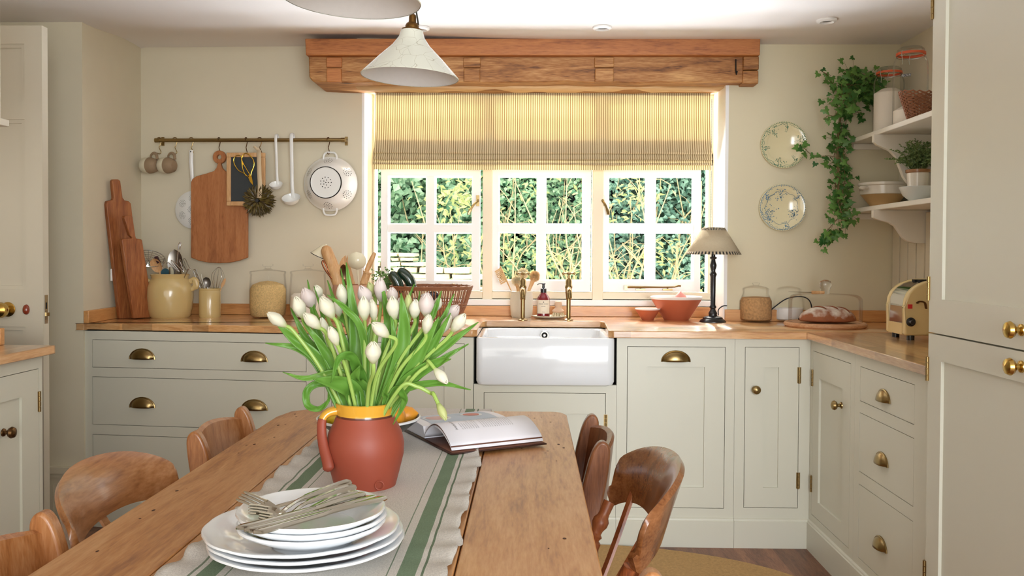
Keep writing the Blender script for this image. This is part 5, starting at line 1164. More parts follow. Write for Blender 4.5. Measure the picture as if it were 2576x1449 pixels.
vine([(2190, 270), (2200, 240), (2195, 215)], cI.y, cI.y, .9, jit=.025); vine([(2180, 270), (2170, 235), (2150, 190), (2145, 182)], cI.y, yv, .6, jit=.018)
mbL.build('leaves', M_ivyl, tI, world=True); mbS.build('stems', mat('ivy_stem', '7d6a45', .8), tI, world=True)
def clip_jar(px, X, r_, H_, fillh, lab, lblt=False):
    y = onX(px, 250, X).y; t = thing('clip_jar', lab, 'jar', (X, y, UZ), 0, 'clip-top glass jars on the upper shelf')
    MB().lathe([(0, .001), (r_*.9, .001), (r_, .012), (r_, H_*.76), (r_*.95, H_*.82), (r_*.84, H_*.875), (r_*.8, H_*.9)], 40).build('glass_body', M_glass, t)
    MB().lathe([(0, .006), (r_*.88, .006), (r_*.96, .014), (r_*.96, fillh), (r_*.5, fillh+.02), (0, fillh+.024)], 36).build('contents', M_flour, t)
    MB().lathe([(r_*.76, H_*.9), (r_*.84, H_*.9), (r_*.84, H_*.93), (r_*.76, H_*.93)], 36).build('rubber_seal', mat('orange_rubber', 'e2663c', .5), t, label='orange rubber seal')
    MB().lathe([(r_*.78, H_*.93), (r_*.78, H_*.97), (r_*.6, H_), (0, H_)], 36).build('glass_lid', M_glass, t)
    mb = MB(); zc_ = H_*.87
    for s in (-1, 1): mb.tube(bez([(s*.018-r_*.55, -r_*.62, zc_+.02), (s*.018-r_*.6, -r_*.72, zc_), (s*.014-r_*.62, -r_*.74, zc_-.02), (s*.016-r_*.6, -r_*.72, zc_-.04)], 4), .0014, 5)
    mb.tube([(r_*.8*math.cos(6.283*i/24), r_*.8*math.sin(6.283*i/24), H_*.885) for i in range(24)], .0014, 5, closed=True)
    mb.tube([(-r_*.62-.012, -r_*.7, zc_+.02), (-r_*.62+.02, -r_*.72, zc_+.024)], .0016, 5); mb.build('wire_clip', M_steel, t)
    if lblt:
        mb = MB(); mb.grid([[(1.01*r_*math.cos(a*D2R), 1.01*r_*math.sin(a*D2R), z_) for a in (218, 224, 230, 236, 242, 248)] for z_ in (H_*.6, H_*.635)]); vs, fs = text_faces('FLOUR', .012)
        vs = [Vector((1.02*r_*math.cos((233*D2R)+v.x/r_), 1.02*r_*math.sin(233*D2R+v.x/r_), H_*.617+v.y)) for v in vs]; mb.add(vs, fs, 1, False); mb.build('label', [M_black, M_white], t, label='small black embossed strip label')
    return t
clip_jar(2236, 1.655, .068, .31, .19, 'clip-top glass jar with orange seal nearly full of pale flour beside the ivy')
clip_jar(2290, 1.65, .072, .345, .07, 'clip-top glass jar with orange seal and black strip label behind the wicker scoop', True)
# wicker scoop on the shelf edge
yS = onX(2300, 270, 1.58).y
t = thing('wicker_scoop', 'small brown wicker basket in front of the clip jars', 'basket', (1.6, yS, UZ)); mb = MB()
for j in range(17):
    v_ = j/16; w_ = .045+.035*v_; mb.tube([(w_*math.cos(6.283*i/40)*1.0, w_*.75*math.sin(6.283*i/40), .004+.1*v_+.004*math.sin(i*2.5+j*math.pi)+.01*v_*abs(math.cos(6.283*i/40))) for i in range(40)], .0036, 5, closed=True)
mb.build('weave', M_wick, t)
# ---- lower shelf
def bowl(name, px, X, z, prof, m, lab, mats=None, cat='bowl', par=None):
    y = onX(px, 480, X).y; t = thing(name, lab, cat, (X, y, z)); MB().lathe(prof, 48, mats=mats).build('bowl', m, t); return t, y
M_buff = mat('buff_clay', 'c8a26c', .55, var=.06); M_ivory = mat('ivory_glaze', 'e2dacb', .2, coat=.4); M_celad = mat('pale_grey_glaze', 'd5d9d4', .2, coat=.4)
t, y = bowl('panchion_bowl', 2222, 1.655, LZ, [(0, 0), (.06, 0), (.06, .012), (.075, .03), (.098, .06), (.103, .062), (.106, .1), (.112, .104), (.112, .115), (.106, .116), (.1, .1), (.07, .03), (0, .02)], [M_buff, M_ivory], 'large bowl with ivory glaze over bare clay on the lower shelf', [0]*4+[1]*8)
mb = MB(); mb.tube(bez([(-.095, -.055, .088), (-.125, -.07, .088), (-.118, -.03, .088+.0), (-.103, -.015, .086)], 5), .009, 8); mb.build('lug_handle', M_ivory, t)
t2, y2 = bowl('glazed_bowl', 2310, 1.605, LZ, [(0, 0), (.035, 0), (.037, .006), (.06, .025), (.075, .058), (.073, .06), (.055, .03), (.03, .012), (0, .01)], M_celad, 'small pale grey glazed bowl at the end of the lower shelf')
t3, y3 = bowl('glazed_bowl', 2185, 1.70, LZ, [(0, 0), (.035, 0), (.055, .03), (.065, .06), (.062, .06), (.03, .012), (0, .01)], M_celad, 'grey glazed bowl half hidden behind the ivory bowl')
yP = onX(2312, 430, 1.67).y
t = thing('potted_thyme', 'bushy green thyme in a small glazed pot on the lower shelf', 'plant', (1.665, yP, LZ))
MB().lathe([(0, 0), (.04, 0), (.045, .085), (.05, .088), (.05, .1), (.044, .1), (.04, .085), (0, .08)], 28, mats=[1, 1, 0, 0, 0, 0, 0]).build('pot', [mat('brown_glaze', '9a6a42', .25, coat=.4), M_ivory], t, loc=None).location = (0, 0, .045)
mb = MB(); R = random.Random(8)
for i in range(110):
    a = R.uniform(0, 6.283); e = R.uniform(.2, 1.25); L_ = R.uniform(.07, .15); d = Vector((math.cos(a)*math.sin(e), math.sin(a)*math.sin(e)*.9, math.cos(e))); P = bez([(0.02*math.cos(a), .02*math.sin(a), .135), d*L_*.6+Vector((0, 0, .15)), d*L_+Vector((0, 0, .135))], 4)
    P = [Vector((min(p.x, .095), p.y, p.z)) for p in P]
    mb.tube(P, .0009, 4)
    for p in P[2:]:
        for s in (-1, 1): leaf(mb, p, (R.uniform(-1, 1), R.uniform(-1, 1), R.uniform(-.3, .8)), (0, -1, .5), .013, .008)
mb.build('foliage', leafmat('thyme', '4c6b34', '8da060', .25), t)
# ================================================================== PENDANTS
M_craq = mat('crackle_glaze', 'dfe0d2', .22, coat=.3)
nt = M_craq.node_tree; b = nt.nodes['Principled BSDF']; tc = nt.nodes.new('ShaderNodeTexCoord'); vo = nt.nodes.new('ShaderNodeTexVoronoi'); vo.feature = 'DISTANCE_TO_EDGE'; vo.inputs['Scale'].default_value = 26
nn_ = nt.nodes.new('ShaderNodeTexNoise'); nn_.inputs['Scale'].default_value = 9; mv = nt.nodes.new('ShaderNodeMix'); mv.data_type = 'RGBA'; mv.inputs[0].default_value = .12
nt.links.new(tc.outputs['Object'], nn_.inputs['Vector']); nt.links.new(tc.outputs['Object'], mv.inputs[6]); nt.links.new(nn_.outputs['Color'], mv.inputs[7]); nt.links.new(mv.outputs[2], vo.inputs['Vector'])
cr = ramp(nt, [(.0, 'a39c84'), (.012, 'dfe0d2')]); nt.links.new(vo.outputs['Distance'], cr.inputs[0]); nt.links.new(cr.outputs[0], b.inputs['Base Color'])
M_in = mat('pendant_inner_white', 'e8e6e4', .35, var=.04, vscale=80)
def pendant(x, y, z, lab):
    t = thing('pendant_lamp', lab, 'lamp', (x, y, z), 0, 'pendant lamps over the table'); tilt = Ry(2.5)
    pr = [(.1275, 0), (.1285, .002), (.125, .006), (.085, .048), (.05, .082), (.034, .104), (.0285, .122), (.026, .122)]
    MB().lathe(pr, 64, M=tilt).build('shade', M_craq, t)
    MB().lathe([(.1265, .001), (.122, .004), (.082, .046), (.047, .08), (.028, .11), (0, .118)], 64, M=tilt).build('shade_lining', M_in, t)
    MB().lathe([(.0285, .112), (.029, .118), (.027, .126), (.018, .129), (.018, .135), (.015, .141), (.0105, .143), (.0095, .148), (.0095, .158), (.0085, .163), (.003, .167), (0, .167)], 28, M=tilt, mats=None).build('lampholder', mat('brown_brass', '7a5a30', .4, 1), t)
    MB().lathe([(0, .045), (.014, .05), (.024, .07), (.022, .085), (.012, .105), (0, .11)], 20, M=tilt).build('bulb', M_china, t)
    top = tilt @ Vector((0, 0, .165)); H = CEIL-z
    mb = MB(); mb.tube(bez([top, top+Vector((.002, 0, .03)), (.006, 0, .25), (0, 0, H)], 6), .003, 8); a = tilt @ Vector((.016, -.0, .138)); mb.tube(bez([a, a+Vector((-.003, 0, .02)), top+Vector((.004, 0, .04))], 4), .0024, 6); mb.build('flex', mat('dark_flex', '2e2b24', .9), t)
    MB().lathe([(.0, H-.001), (.04, H-.001), (.038, H-.012), (.012, H-.022), (0, H-.022)], 24).build('ceiling_rose', M_bronze, t)
    return t
p1_ = onY(1031, 195, 2.3); pendant(p1_.x, 2.3, p1_.z, 'crackle-glazed conical pendant lamp hanging in front of the beam')
p2_ = onY(884, 2, 1.62); pendant(p2_.x, 1.62, p2_.z, 'crackle-glazed pendant lamp cut off by the top edge of the photo')
# ================================================================== TABLE
TZ = .76
xTL, xTR = onZ(740, 1033, TZ).x, onZ(1428, 1036, TZ).x; yT = onZ(1100, 1033, TZ).y
xNL, xNR = onZ(80, 1449, TZ).x, onZ(1508, 1449, TZ).x
XA, XB = min(xTL, xNL)-.008, (xTR+xNR)/2
t = thing('dining_table', 'long scrubbed old pine farmhouse dining table', 'table', ((XA+XB)/2, 1.6, 0))
seams = [XA, -.553, -.335, -.110, XB]
for i in range(4):
    a, b_ = seams[i]+(.0012 if i else 0), seams[i+1]-(.0012 if i < 3 else 0)
    pts = [(a, .62), (b_, .62), (b_, yT), (a, yT)]
    if i == 0: pts = [(a, .62), (b_, .62), (b_, yT), (a+.06, yT), (a+.02, yT-.03), (a, yT-.12)]
    if i == 3: pts = [(a, .62), (b_, .62), (b_, yT-.05), (b_-.015, yT-.012), (b_-.04, yT), (a, yT)]
    mb = MB(); mb.prism(pts, TZ-.035, TZ, 'z'); o = mb.build('plank', M_table, t, world=True, bevel=.002, seg=1)
mb = MB(); cx_ = (XA+XB)/2
o_ = .07
fm = [(XA+o_, XA+o_+.025, .72, yT-o_), (XB-o_-.025, XB-o_, .72, yT-o_), (XA+o_+.025, XB-o_-.025, yT-o_-.025, yT-o_), (XA+o_+.025, XB-o_-.025, .72, .745)]
for a, b_, c_, d_ in fm: mb.box(a, b_, c_, d_, TZ-.15, TZ-.0352)
mb.build('apron', M_table, t, world=True)
for lx_ in (XA+.11, XB-.11):
    for ly in (.78, yT-.11):
        MB().lathe([(0, 0), (.025, 0), (.032, .03), (.026, .06), (.034, .3), (.042, .5), (.034, .54), (.044, .56), (.044, TZ-.151), (0, TZ-.151)], 20, M=T(lx_, ly, 0)).build('leg', M_table, t, world=True)
# small nail holes and dents as dark marks in the boards
R = random.Random(21); mb = MB()
for (a, b_) in [(1330, 1045), (1345, 1052), (1362, 1050), (1385, 1062), (1395, 1045), (1300, 1125), (1312, 1128), (1378, 1135), (1392, 1130), (1405, 1118), (1418, 1127), (1425, 1135), (1372, 1140), (1420, 1355), (1400, 1160), (1380, 1380), (860, 1040), (880, 1048), (720, 1042), (745, 1048), (718, 1068), (700, 1070), (742, 1042), (690, 1100), (675, 1105), (620, 1120), (640, 1118), (600, 1140), (630, 1065), (445, 1235), (470, 1230), (386, 1284), (352, 1305), (245, 1387)]:
    p = onZ(a, b_, TZ); mb.disc(R.uniform(.0012, .0035), 0, 8, 0, M=T(p.x, p.y, TZ+.0003) @ Matrix.Diagonal((1, R.uniform(.8, 2.2), 1, 1)))
mb.build('nail_marks', mat('dark_wood_mark', '4a2c1a', .8), t, world=True)
# ================================================================== TABLE RUNNER
rl, rr_ = -.53, -.115; cR = (rl+rr_)/2
st = [(0, 'd9cfc0')]
def stripes():
    W_ = 1.0; f = lambda x: (x+.25)/.5
    a = [(-.5, 'd0cbc4'), (-.168, '7f8a78'), (-.1655, 'd0cbc4'), (-.157, '788b73'), (-.129, 'd0cbc4'), (-.119, '7c8a76'), (-.1165, 'd0cbc4'),
         (.114, '7c8a76'), (.1165, 'd0cbc4'), (.129, '788b73'), (.157, 'd0cbc4'), (.166, '6c7c66'), (.1685, 'd0cbc4')]
    return [(max(0, f(x)), c) for x, c in a]
M_run = band_mat('linen_runner', 'X', stripes(), .95, .7, 420, None, .14)
nt = M_run.node_tree; r_ = [n for n in nt.nodes if n.type == 'VALTORGB'][0]; mp = nt.nodes.new('ShaderNodeMapRange'); mp.inputs[1].default_value = -.25; mp.inputs[2].default_value = .25
src = r_.inputs[0].links[0].from_socket; nt.links.new(src, mp.inputs[0]); nt.links.new(mp.outputs[0], r_.inputs[0])
P = []; ny = 150; nx = 44
for j in range(ny+1):
    y = .75+(yT+.012-.75)*min(1, j/(ny-8)); drop = max(0, j-(ny-8)); row = []
    for i in range(nx+1):
        u = -1+2*i/nx; e = abs(u)**6
        x = cR+u*(rr_-rl)/2+e*.012*(noise.noise(Vector((y*9, u*2, 0)))+.5*noise.noise(Vector((y*31, u*2, 3))))*(1 if u > 0 else 1)
        x += .008*noise.noise(Vector((y*3, u, 7)))
        z = TZ+.0022+.003*(.5+.5*noise.noise(Vector((x*9, y*9, 1))))+e*.009*(.5+.5*math.sin(y*62+3*noise.noise(Vector((y*5, 0, u)))))
        row.append((x, y, z-drop*.012 if drop else z))
    P.append(row)
mb = MB(); mb.grid(P); c0 = Vector((cR, 1.6, TZ)); tag(mb.build('table_runner', M_run, loc=c0, thick=.0016), 'ruffled grey linen table runner with green stripes', 'runner')
# ================================================================== JUG
RZ = TZ+.006
jb = onZ(919, 1238, RZ); JY = jb.y+.062; jc = Vector((pp(919, 1100, JY).x, JY, RZ))
t = thing('jug', 'terracotta jug with yellow glazed rim holding the tulips', 'jug', jc); k = JY/FPX
pr = vprof(jc, [(0, 1232), (66, 1232), (76, 1222), (86, 1185), (97, 1140), (98, 1112), (92, 1085), (80, 1062), (73, 1045), (71, 1040), (72, 1034), (75, 1016), (76, 1012), (73, 1010), (70, 1014), (67, 1040), (60, 1180), (0, 1200)], 919); pr[0] = (0, 0); pr[1] = (pr[1][0], 0)
M_yel = mat('yellow_glaze', 'e0a63a', .12, coat=.6); M_jug = mat('jug_terracotta', '9a4834', .5, var=.07, vscale=6, bump=.05, bscale=30); M_rimd = mat('brown_glaze_edge', '5c2a1e', .25, coat=.4)
MB().lathe(pr, 64, mats=[0]*8+[2]+[1]*4+[1]*4).build('body', [M_jug, M_yel, M_rimd], t)
zz = lambda py: pp(919, py, JY).z-RZ
Ph = bez([(-66*k, -.01, zz(1030)), (-88*k, -.02, zz(1034)), (-101*k, -.028, zz(1050)), (-100*k, -.036, zz(1085)), (-92*k, -.045, zz(1115)), (-80*k, -.056, zz(1145)), (-74*k, -.062, zz(1168))], 6)
n1 = 12
MB().tube(Ph[:n1+1], [.0145-.0004*i for i in range(n1+1)], 12, flat=.75).build('handle_top', M_yel, t, label='yellow glazed upper part of the handle')
MB().tube(Ph[n1:], [.0095+.00012*i for i in range(len(Ph)-n1-3)]+[.012, .0095, .004], 12, flat=.75).build('handle', M_jug, t)
p = pp(955, 1221, JY-.058)-jc; MB().tube([p+Vector((.0085*math.cos(a*.45), -.0015, .0085*math.sin(a*.45))) for a in range(14)], .0012, 6, closed=True).build('stamped_ring', M_jug, t)
# ================================================================== TULIPS
def zc_(x, y): return (640+x/3.293, 660+y/3.293)
M_pet = bpy.data.materials.new('tulip_petal'); M_pet.use_nodes = True
def petal(name, c, cb):
    m, nt, b = new_mat(name); tc = nt.nodes.new('ShaderNodeTexCoord'); sp = nt.nodes.new('ShaderNodeSeparateXYZ'); nt.links.new(tc.outputs['Generated'], sp.inputs[0])
    r = ramp(nt, [(0, cb), (.3, c), (1, c)]); u = nt.nodes.new('ShaderNodeUVMap'); s2 = nt.nodes.new('ShaderNodeSeparateXYZ'); nt.links.new(u.outputs[0], s2.inputs[0]); nt.links.new(s2.outputs[1], r.inputs[0]); nt.links.new(r.outputs[0], b.inputs['Base Color'])
    b.inputs['Roughness'].default_value = .5; t_ = nt.nodes.new('ShaderNodeBsdfTranslucent'); nt.links.new(r.outputs[0], t_.inputs[0]); mx = nt.nodes.new('ShaderNodeMixShader'); mx.inputs[0].default_value = .3
    nt.links.new(b.outputs[0], mx.inputs[1]); nt.links.new(t_.outputs[0], mx.inputs[2]); nt.links.new(mx.outputs[0], nt.nodes['Material Output'].inputs[0]); return m
M_p = {'w': petal('white_petal', 'f3f0dc', 'd5dc9c'), 'p': petal('blush_petal', 'efe2dd', 'dcd8b4'), 'g': petal('green_bud', 'd6dd98', '9bb556')}
bpy.data.materials.remove(M_pet)
M_stem = mat('tulip_stem', '9dbb5c', .45, sss=.1); M_lf = leafmat('tulip_leaf', '5f9a35', '86b850', .35)
neck = Vector((jc.x, jc.y, RZ+zz(1020)))
def tulip(ti, base, tip, dy, kind, lab, wide=.5, leaves=(), via=None):
    Y = JY+dy; B, E = pp(base[0], base[1], Y), pp(tip[0], tip[1], Y-.02 if dy > 0 else Y-.015)
    d = E-B; Ln = d.length; root = neck+Vector((max(-.04, min(.04, (B.x-neck.x)*.22)), max(-.035, min(.035, dy*.35)), -.03))
    t = thing('tulip', lab, 'tulip', root, 0, 'white tulips in the jug')
    foot = Vector((jc.x+(root.x-jc.x)*.3, jc.y+(root.y-jc.y)*.3, RZ+.03)); dn = d.normalized()
    mid = [pp(a, b_, JY+dy*.7) for a, b_ in via] if via else [root.lerp(B, .5)+Vector(((B.x-root.x)*-.06, 0, .012))]
    P = bez([foot, root]+mid+[B-dn*.02, B+dn*.004], 7); MB().tube(P, [.0038]*len(P), 8).build('stem', M_stem, t, world=True)
    Mk = align(B, d); W_ = Ln*wide/2; mb = MB(); uv = []
    for layer, n, sc, ph in ((1, 3, .93, .5), (0, 3, 1.0, 0)):
        for q in range(n):
            a0 = 2*math.pi*q/3+ph*2.094+ti*.9; G_ = []
            for j in range(13):
                v_ = j/12; r_ = W_*sc*(math.sin(min(1, v_*1.45+.12)*math.pi/2)**.8 if v_ < .5 else 1)*(1-max(0, (v_-.42)/.58)**2.3*.9); half = 1.15*(math.sin(math.pi*min(1, v_*.75+.17))**.6)*(1-.75*v_**9)
                row = []
                for i in range(7):
                    w_ = -1+2*i/6; a = a0+w_*half; rr = r_*(1-.04*w_*w_-.03*(layer))+.0007*(1-abs(w_))
                    row.append((rr*math.cos(a), rr*math.sin(a), Ln*(v_-.03*w_*w_*v_)*sc**.3))
                    
                G_.append(row)
            mb.grid(G_); uv += [(i/6, j/12) for j in range(13) for i in range(7)]
    mb.v = [Mk @ v for v in mb.v]
    o = mb.build('flower', M_p[kind], t, world=True, thick=.0)
    ul = o.data.uv_layers.new(name='uv'); 
    for lp in o.data.loops: ul.data[lp.index].uv = uv[lp.vertex_index]
    for (pts, w, ldy) in leaves: tleaf(pts, w, ldy, t, root, foot)
    return t
def tleaf(pts, wpx, ldy, t, root, foot, facing=None):
    n = len(pts); P = [root+Vector((0, 0, -.01))]+[pp(*zc_(a, b_), JY+ldy*(i+1)/n) for i, (a, b_) in enumerate(pts)]; P = bez(P, 7); L = len(P); W_ = wpx/3.293*JY/FPX; G_ = []
    cam_d = (CAM-P[L//2]).normalized(); pu = None
    for i in range(L):
        T_ = (P[min(L-1, i+1)]-P[max(0, i-1)]).normalized(); s = T_.cross(cam_d); s = s.normalized() if s.length > .05 else (pu or T_.orthogonal()); pu = s; u = s.cross(T_).normalized(); v_ = i/(L-1)
        hw = W_/2*max(.03, math.sin(math.pi*min(1, .12+v_*.88)**.85)**.75) if v_ < 1 else .0004
        G_.append([P[i]+s*hw*w_+u*(hw*.55*(w_*w_)-hw*.25)*(1)+u*.002*math.sin(i*.8+w_*2) for w_ in (-1, -.6, -.25, 0, .25, .6, 1)])
    MB().grid(G_).build('leaf', M_lf, t, world=True, thick=.0012)
TL = [
 ((720, 821), (672, 786), -.05, 'w', 'white tulip leaning furthest left over the drawers', .52, [([(560, 850), (330, 640), (145, 460)], 95, -.06), ([(560, 900), (380, 720), (90, 668)], 75, -.03)]),
 ((762, 800), (742, 745), .0, 'w', 'white tulip at the upper left in front of the blush one', .55, [([(560, 820), (420, 620), (300, 375)], 75, .02)]),
 ((789, 777), (764, 724), .05, 'p', 'blush-tinged tulip at the upper left behind the flour jar edge', .62, [([(540, 620), (490, 420), (440, 145)], 60, .05)]),
 ((805, 750), (794, 717), .08, 'w', 'small white tulip tip high at the left with thin leaves before it', .6, [([(600, 600), (560, 420), (495, 200)], 36, .06)]),
 ((838, 799), (806, 746), -.04, 'w', 'largest white tulip left of centre tilting left', .6, [([(760, 720), (640, 560), (470, 540)], 70, .02)]),
 ((805, 826), (764, 787), -.06, 'w', 'white tulip pointing left below the largest one', .55, [([(660, 900), (560, 700), (400, 480)], 90, -.04)]),
 ((822, 847), (808, 798), -.02, 'w', 'slim pale tulip half hidden behind the lower left blooms', .4, []),
 ((849, 869), (829, 820), -.08, 'w', 'small narrow white tulip low at the left of centre', .48, [([(760, 960), (640, 920), (420, 960), (235, 910)], 60, -.06)]),
 ((865, 769), (856, 714), .02, 'w', 'upright white tulip left of the tall central leaf', .46, [([(800, 600), (700, 420), (605, 150)], 62, .08)]),
 ((917, 805), (914, 744), -.02, 'w', 'upright white tulip in the middle row right of the tall leaf', .5, [([(850, 900), (830, 500), (760, 0)], 112, .0), ([(840, 800), (780, 380), (715, 50)], 50, .03)]),
 ((930, 768), (905, 718), .05, 'p', 'pale blush tulip behind the central upright one', .6, []),
 ((942, 806), (935, 752), .0, 'w', 'white tulip just right of the central upright one', .42, [([(900, 620), (760, 390), (605, 270)], 60, -.06)]),
 ((938, 742), (928, 710), .09, 'g', 'greenish tulip tip behind the middle of the bouquet', .55, []),
 ((957, 757), (957, 696), .07, 'p', 'tallest pale tulip reaching towards the herbs', .48, [([(1090, 620), (1090, 380), (1045, 130)], 62, .06)]),
 ((992, 803), (986, 744), -.01, 'w', 'full white tulip left of the wicker basket centre', .56, [([(1120, 900), (1160, 700), (1130, 400)], 75, -.02)]),
 ((990, 764), (985, 722), .06, 'p', 'small pale tulip peeping behind the full white one', .58, [([(1160, 500), (1240, 380), (1325, 180)], 55, .06)]),
 ((1007, 812), (1005, 748), .03, 'p', 'pale tulip wedged between two brighter ones before the basket', .4, []),
 ((1027, 789), (1028, 740), .0, 'g', 'slim greenish half-open tulip bud in front of the basket', .4, [([(1180, 900), (1240, 560), (1215, 255)], 130, -.03)]),
 ((1042, 800), (1046, 752), -.01, 'w', 'white tulip left of the big blush bloom', .58, [([(1280, 800), (1340, 480), (1370, 240)], 50, .04)]),
 ((1071, 795), (1074, 735), -.02, 'p', 'big rounded blush tulip in front of the basket', .62, [([(1380, 620), (1490, 400), (1550, 235)], 60, .03)]),
 ((1094, 783), (1106, 747), .06, 'w', 'white tulip mostly hidden behind a leaf at the basket', .5, []),
 ((1070, 839), (1080, 790), -.04, 'w', 'short white tulip below the big blush bloom', .5, [([(1240, 1000), (1400, 700), (1530, 450)], 110, -.05)]),
 ((1120, 803), (1154, 768), .05, 'p', 'pale wide tulip at the right behind a leaf', .58, [([(1300, 800), (1530, 520), (1655, 260)], 66, .02)]),
 ((1108, 840), (1136, 793), .0, 'w', 'slim white tulip at the right with a leaf across it', .42, [([(1300, 950), (1500, 650), (1625, 420)], 80, -.04)]),
 ((1138, 833), (1171, 788), -.03, 'w', 'white tulip furthest right in the upper bouquet', .52, [([(1350, 880), (1600, 680), (1855, 495)], 84, -.02), ([(1300, 1000), (1560, 800), (1775, 675)], 60, .02)]),
 ((977, 847), (935, 812), -.11, 'w', 'plump white tulip pointing left in the middle of the leaves', .6, [([(930, 900), (900, 700), (960, 510)], 130, .02)]),
 ((939, 913), (938, 858), -.13, 'w', 'blunt open white tulip lowest in the centre', .68, [([(900, 1000), (850, 880), (800, 780), (700, 800), (635, 1000)], 86, -.12), ([(900, 1080), (830, 980), (870, 860)], 130, -.07)]),
 ((1093, 927), (1126, 966), -.05, 'w', 'white tulip drooping down at the right', .5, [([(1200, 1050), (1380, 900), (1540, 820), (1625, 800)], 100, -.06), ([(1200, 1080), (1500, 1000), (1790, 1055)], 62, -.06)], [(1040, 950), (1075, 920)]),
 ((1101, 1013), (1123, 1058), -.08, 'g', 'closed green tulip bud hanging lowest at the right', .42, [([(1160, 1060), (1240, 1120), (1225, 1200), (1150, 1340)], 55, -.12), ([(1090, 1120), (1080, 1080), (1180, 850)], 50, -.09)], [(1010, 972), (1050, 973), (1085, 990)]),
 ((853, 795), (848, 752), .04, 'w', 'white tulip half hidden behind the largest bloom', .5, [([(820, 1080), (680, 1000), (490, 970)], 150, -.1), ([(800, 1060), (560, 1000), (440, 1060), (440, 1180), (530, 1215), (610, 1150), (612, 1080)], 60, -.06)]),
]
for i, q in enumerate(TL): tulip(i, *q[:5], wide=q[5], leaves=q[6], via=q[7] if len(q) > 7 else None)
# ================================================================== FRUIT BOWL
by_ = 2.12; bc = Vector((pp(928, 1050, by_).x, by_, RZ)); k = by_/FPX; zr = pp(928, 1050, by_).z-RZ; rB = 130.5*k
t = thing('fruit_bowl', 'dark green bowl with glazed white rim behind the jug', 'bowl', bc)
MB().lathe([(0, 0), (.045, 0), (.048, .004), (.07, .02), (rB*.9, zr-.012), (rB, zr-.002), (rB, zr+.002), (rB*.97, zr+.003), (rB*.88, zr-.006), (.06, .02), (0, .014)], 56, mats=[0]*5+[1]*2+[0]*3).build('bowl', [mat('dark_green_glaze', '24281c', .3, coat=.15), M_china], t)
M_lem = mat('lemon_peel', 'ecc630', .35, bump=.15, bscale=200); M_or = mat('orange_peel', 'e79a2c', .4, bump=.2, bscale=200)
def lemon(px, py, y, m, lab, nm, rot):
    p = pp(px, py, y); mb = MB(); mb.lathe([(0, -.034), (.005, -.031), (.017, -.021), (.0245, 0), (.017, .021), (.005, .031), (0, .035)], 24, M=rot)
    o = mb.build(nm, m); o.location = p; tag(o, lab, nm, 'fruit in the green bowl')
lemon(850, 1052, 2.1, M_lem, 'yellow lemon in the bowl seen left of the jug handle', 'lemon', Ry(70)); lemon(1018, 1045, 2.14, M_or, 'orange-yellow fruit in the bowl just right of the jug', 'orange', Ry(80)); lemon(995, 1048, 2.07, M_or, 'orange-yellow fruit in the bowl half behind the jug rim', 'orange', Rx(60))
lemon(930, 1060, 2.16, M_lem, 'yellow lemon low in the bowl behind the jug', 'lemon', Ry(40))
# ================================================================== OPEN BOOK
s_ = Vector((.877, .481, 0)); o_r = Vector((.481, -.877, 0)); sp0 = Vector((-.2625, 2.163, TZ+.008)); BL_ = .245; BW = .172
t = thing('open_cookbook', 'open hardback cookbook lying across the runner', 'book', sp0)
def sheet(prof, th, m, name, l0=0, l1=BL_, **k_):
    """prof: (distance outward, height) cross-section, swept along the spine direction"""
    mb = MB(); P = []
    for a, z in prof: P.append([sp0+o_r*a+s_*l+Vector((0, 0, z)) for l in (l0, l0+(l1-l0)*.33, l0+(l1-l0)*.67, l1)])
    mb.grid(P); return mb.build(name, m, t, world=True, thick=th, **k_)
M_page = mat('book_page', 'eceaf0', .45); M_cov = mat('book_cover', '3a2018', .4, coat=.2); M_endp = mat('brown_endpaper', '6a4233', .6); M_inkb = mat('print_ink', '6f6a68', .8)
sheet([(-.175, .0), (.0, .0), (.178, .0)], .003, M_cov, 'cover', -.004, BL_+.004)
sheet([(.002, .0025), (.176, .0025)], .001, M_endp, 'endpaper')
mb = MB(); n = 16; top = []
for i in range(n+1): a = -BW*i/n; u = i/n; top.append((a-.002, .03+.006*math.sin(u*3.14)-.006*u if u > .06 else .008+.35*u))
pts = top+[(-BW-.002, .0025), (-.002, .0025)]
for e in (0, 1):
    pass
V = [sp0+o_r*a+s_*l+Vector((0, 0, z)) for l in (.002, BL_-.002) for a, z in pts]; q = len(pts)
mb.add(V, [tuple(range(q)), tuple(range(2*q-1, q-1, -1))]+[(i, i+q, (i+1) % q+q, (i+1) % q) for i in range(q)], 0, True); mb.build('left_pages', [M_page], t, world=True, sharp=30)
def arch(u, h): return h*math.sin(min(1, u*2.6)*math.pi/2)*(1-u)**.8 if u > 0 else 0
def rp(h, w, off):   # lifted right-hand leaves
    pr_ = []
    for i in range(25):
        u = i/24; pr_.append((w*u, .006+h*(math.sin(math.pi*min(1, u*1.0))**.75)*(1-.35*u)+off*u)) 
    return pr_
for i, (h, w, off) in enumerate(((.050, .165, .010), (.0485, .167, .007), (.047, .169, .004), (.0455, .171, .001))):
    sheet(rp(h, w, off), .0011, M_page if i != 1 else M_endp, 'page_leaves', .0, BL_-.002)
pr0 = rp(.051, .165, .0112)
def onpage(a, l):    # point on the top leaf: a outward distance, l along spine
    u = a/.165*24; i = max(0, min(23, int(u))); f = u-i; A_, B_ = pr0[i], pr0[i+1]; return sp0+o_r*(A_[0]+(B_[0]-A_[0])*f)+s_*l+Vector((0, 0, A_[1]+(B_[1]-A_[1])*f+.0006))
mb = MB(); R = random.Random(4)
def ptext(txt, size, a, l):   # lines run along the outward direction reversed, read from the right side
    vs, fs = text_faces(txt, size); x0 = min(v.x for v in vs)
    mb.add([onpage(.154-(a+(v.x-x0)), l-v.y) for v in vs], fs, 0, False)
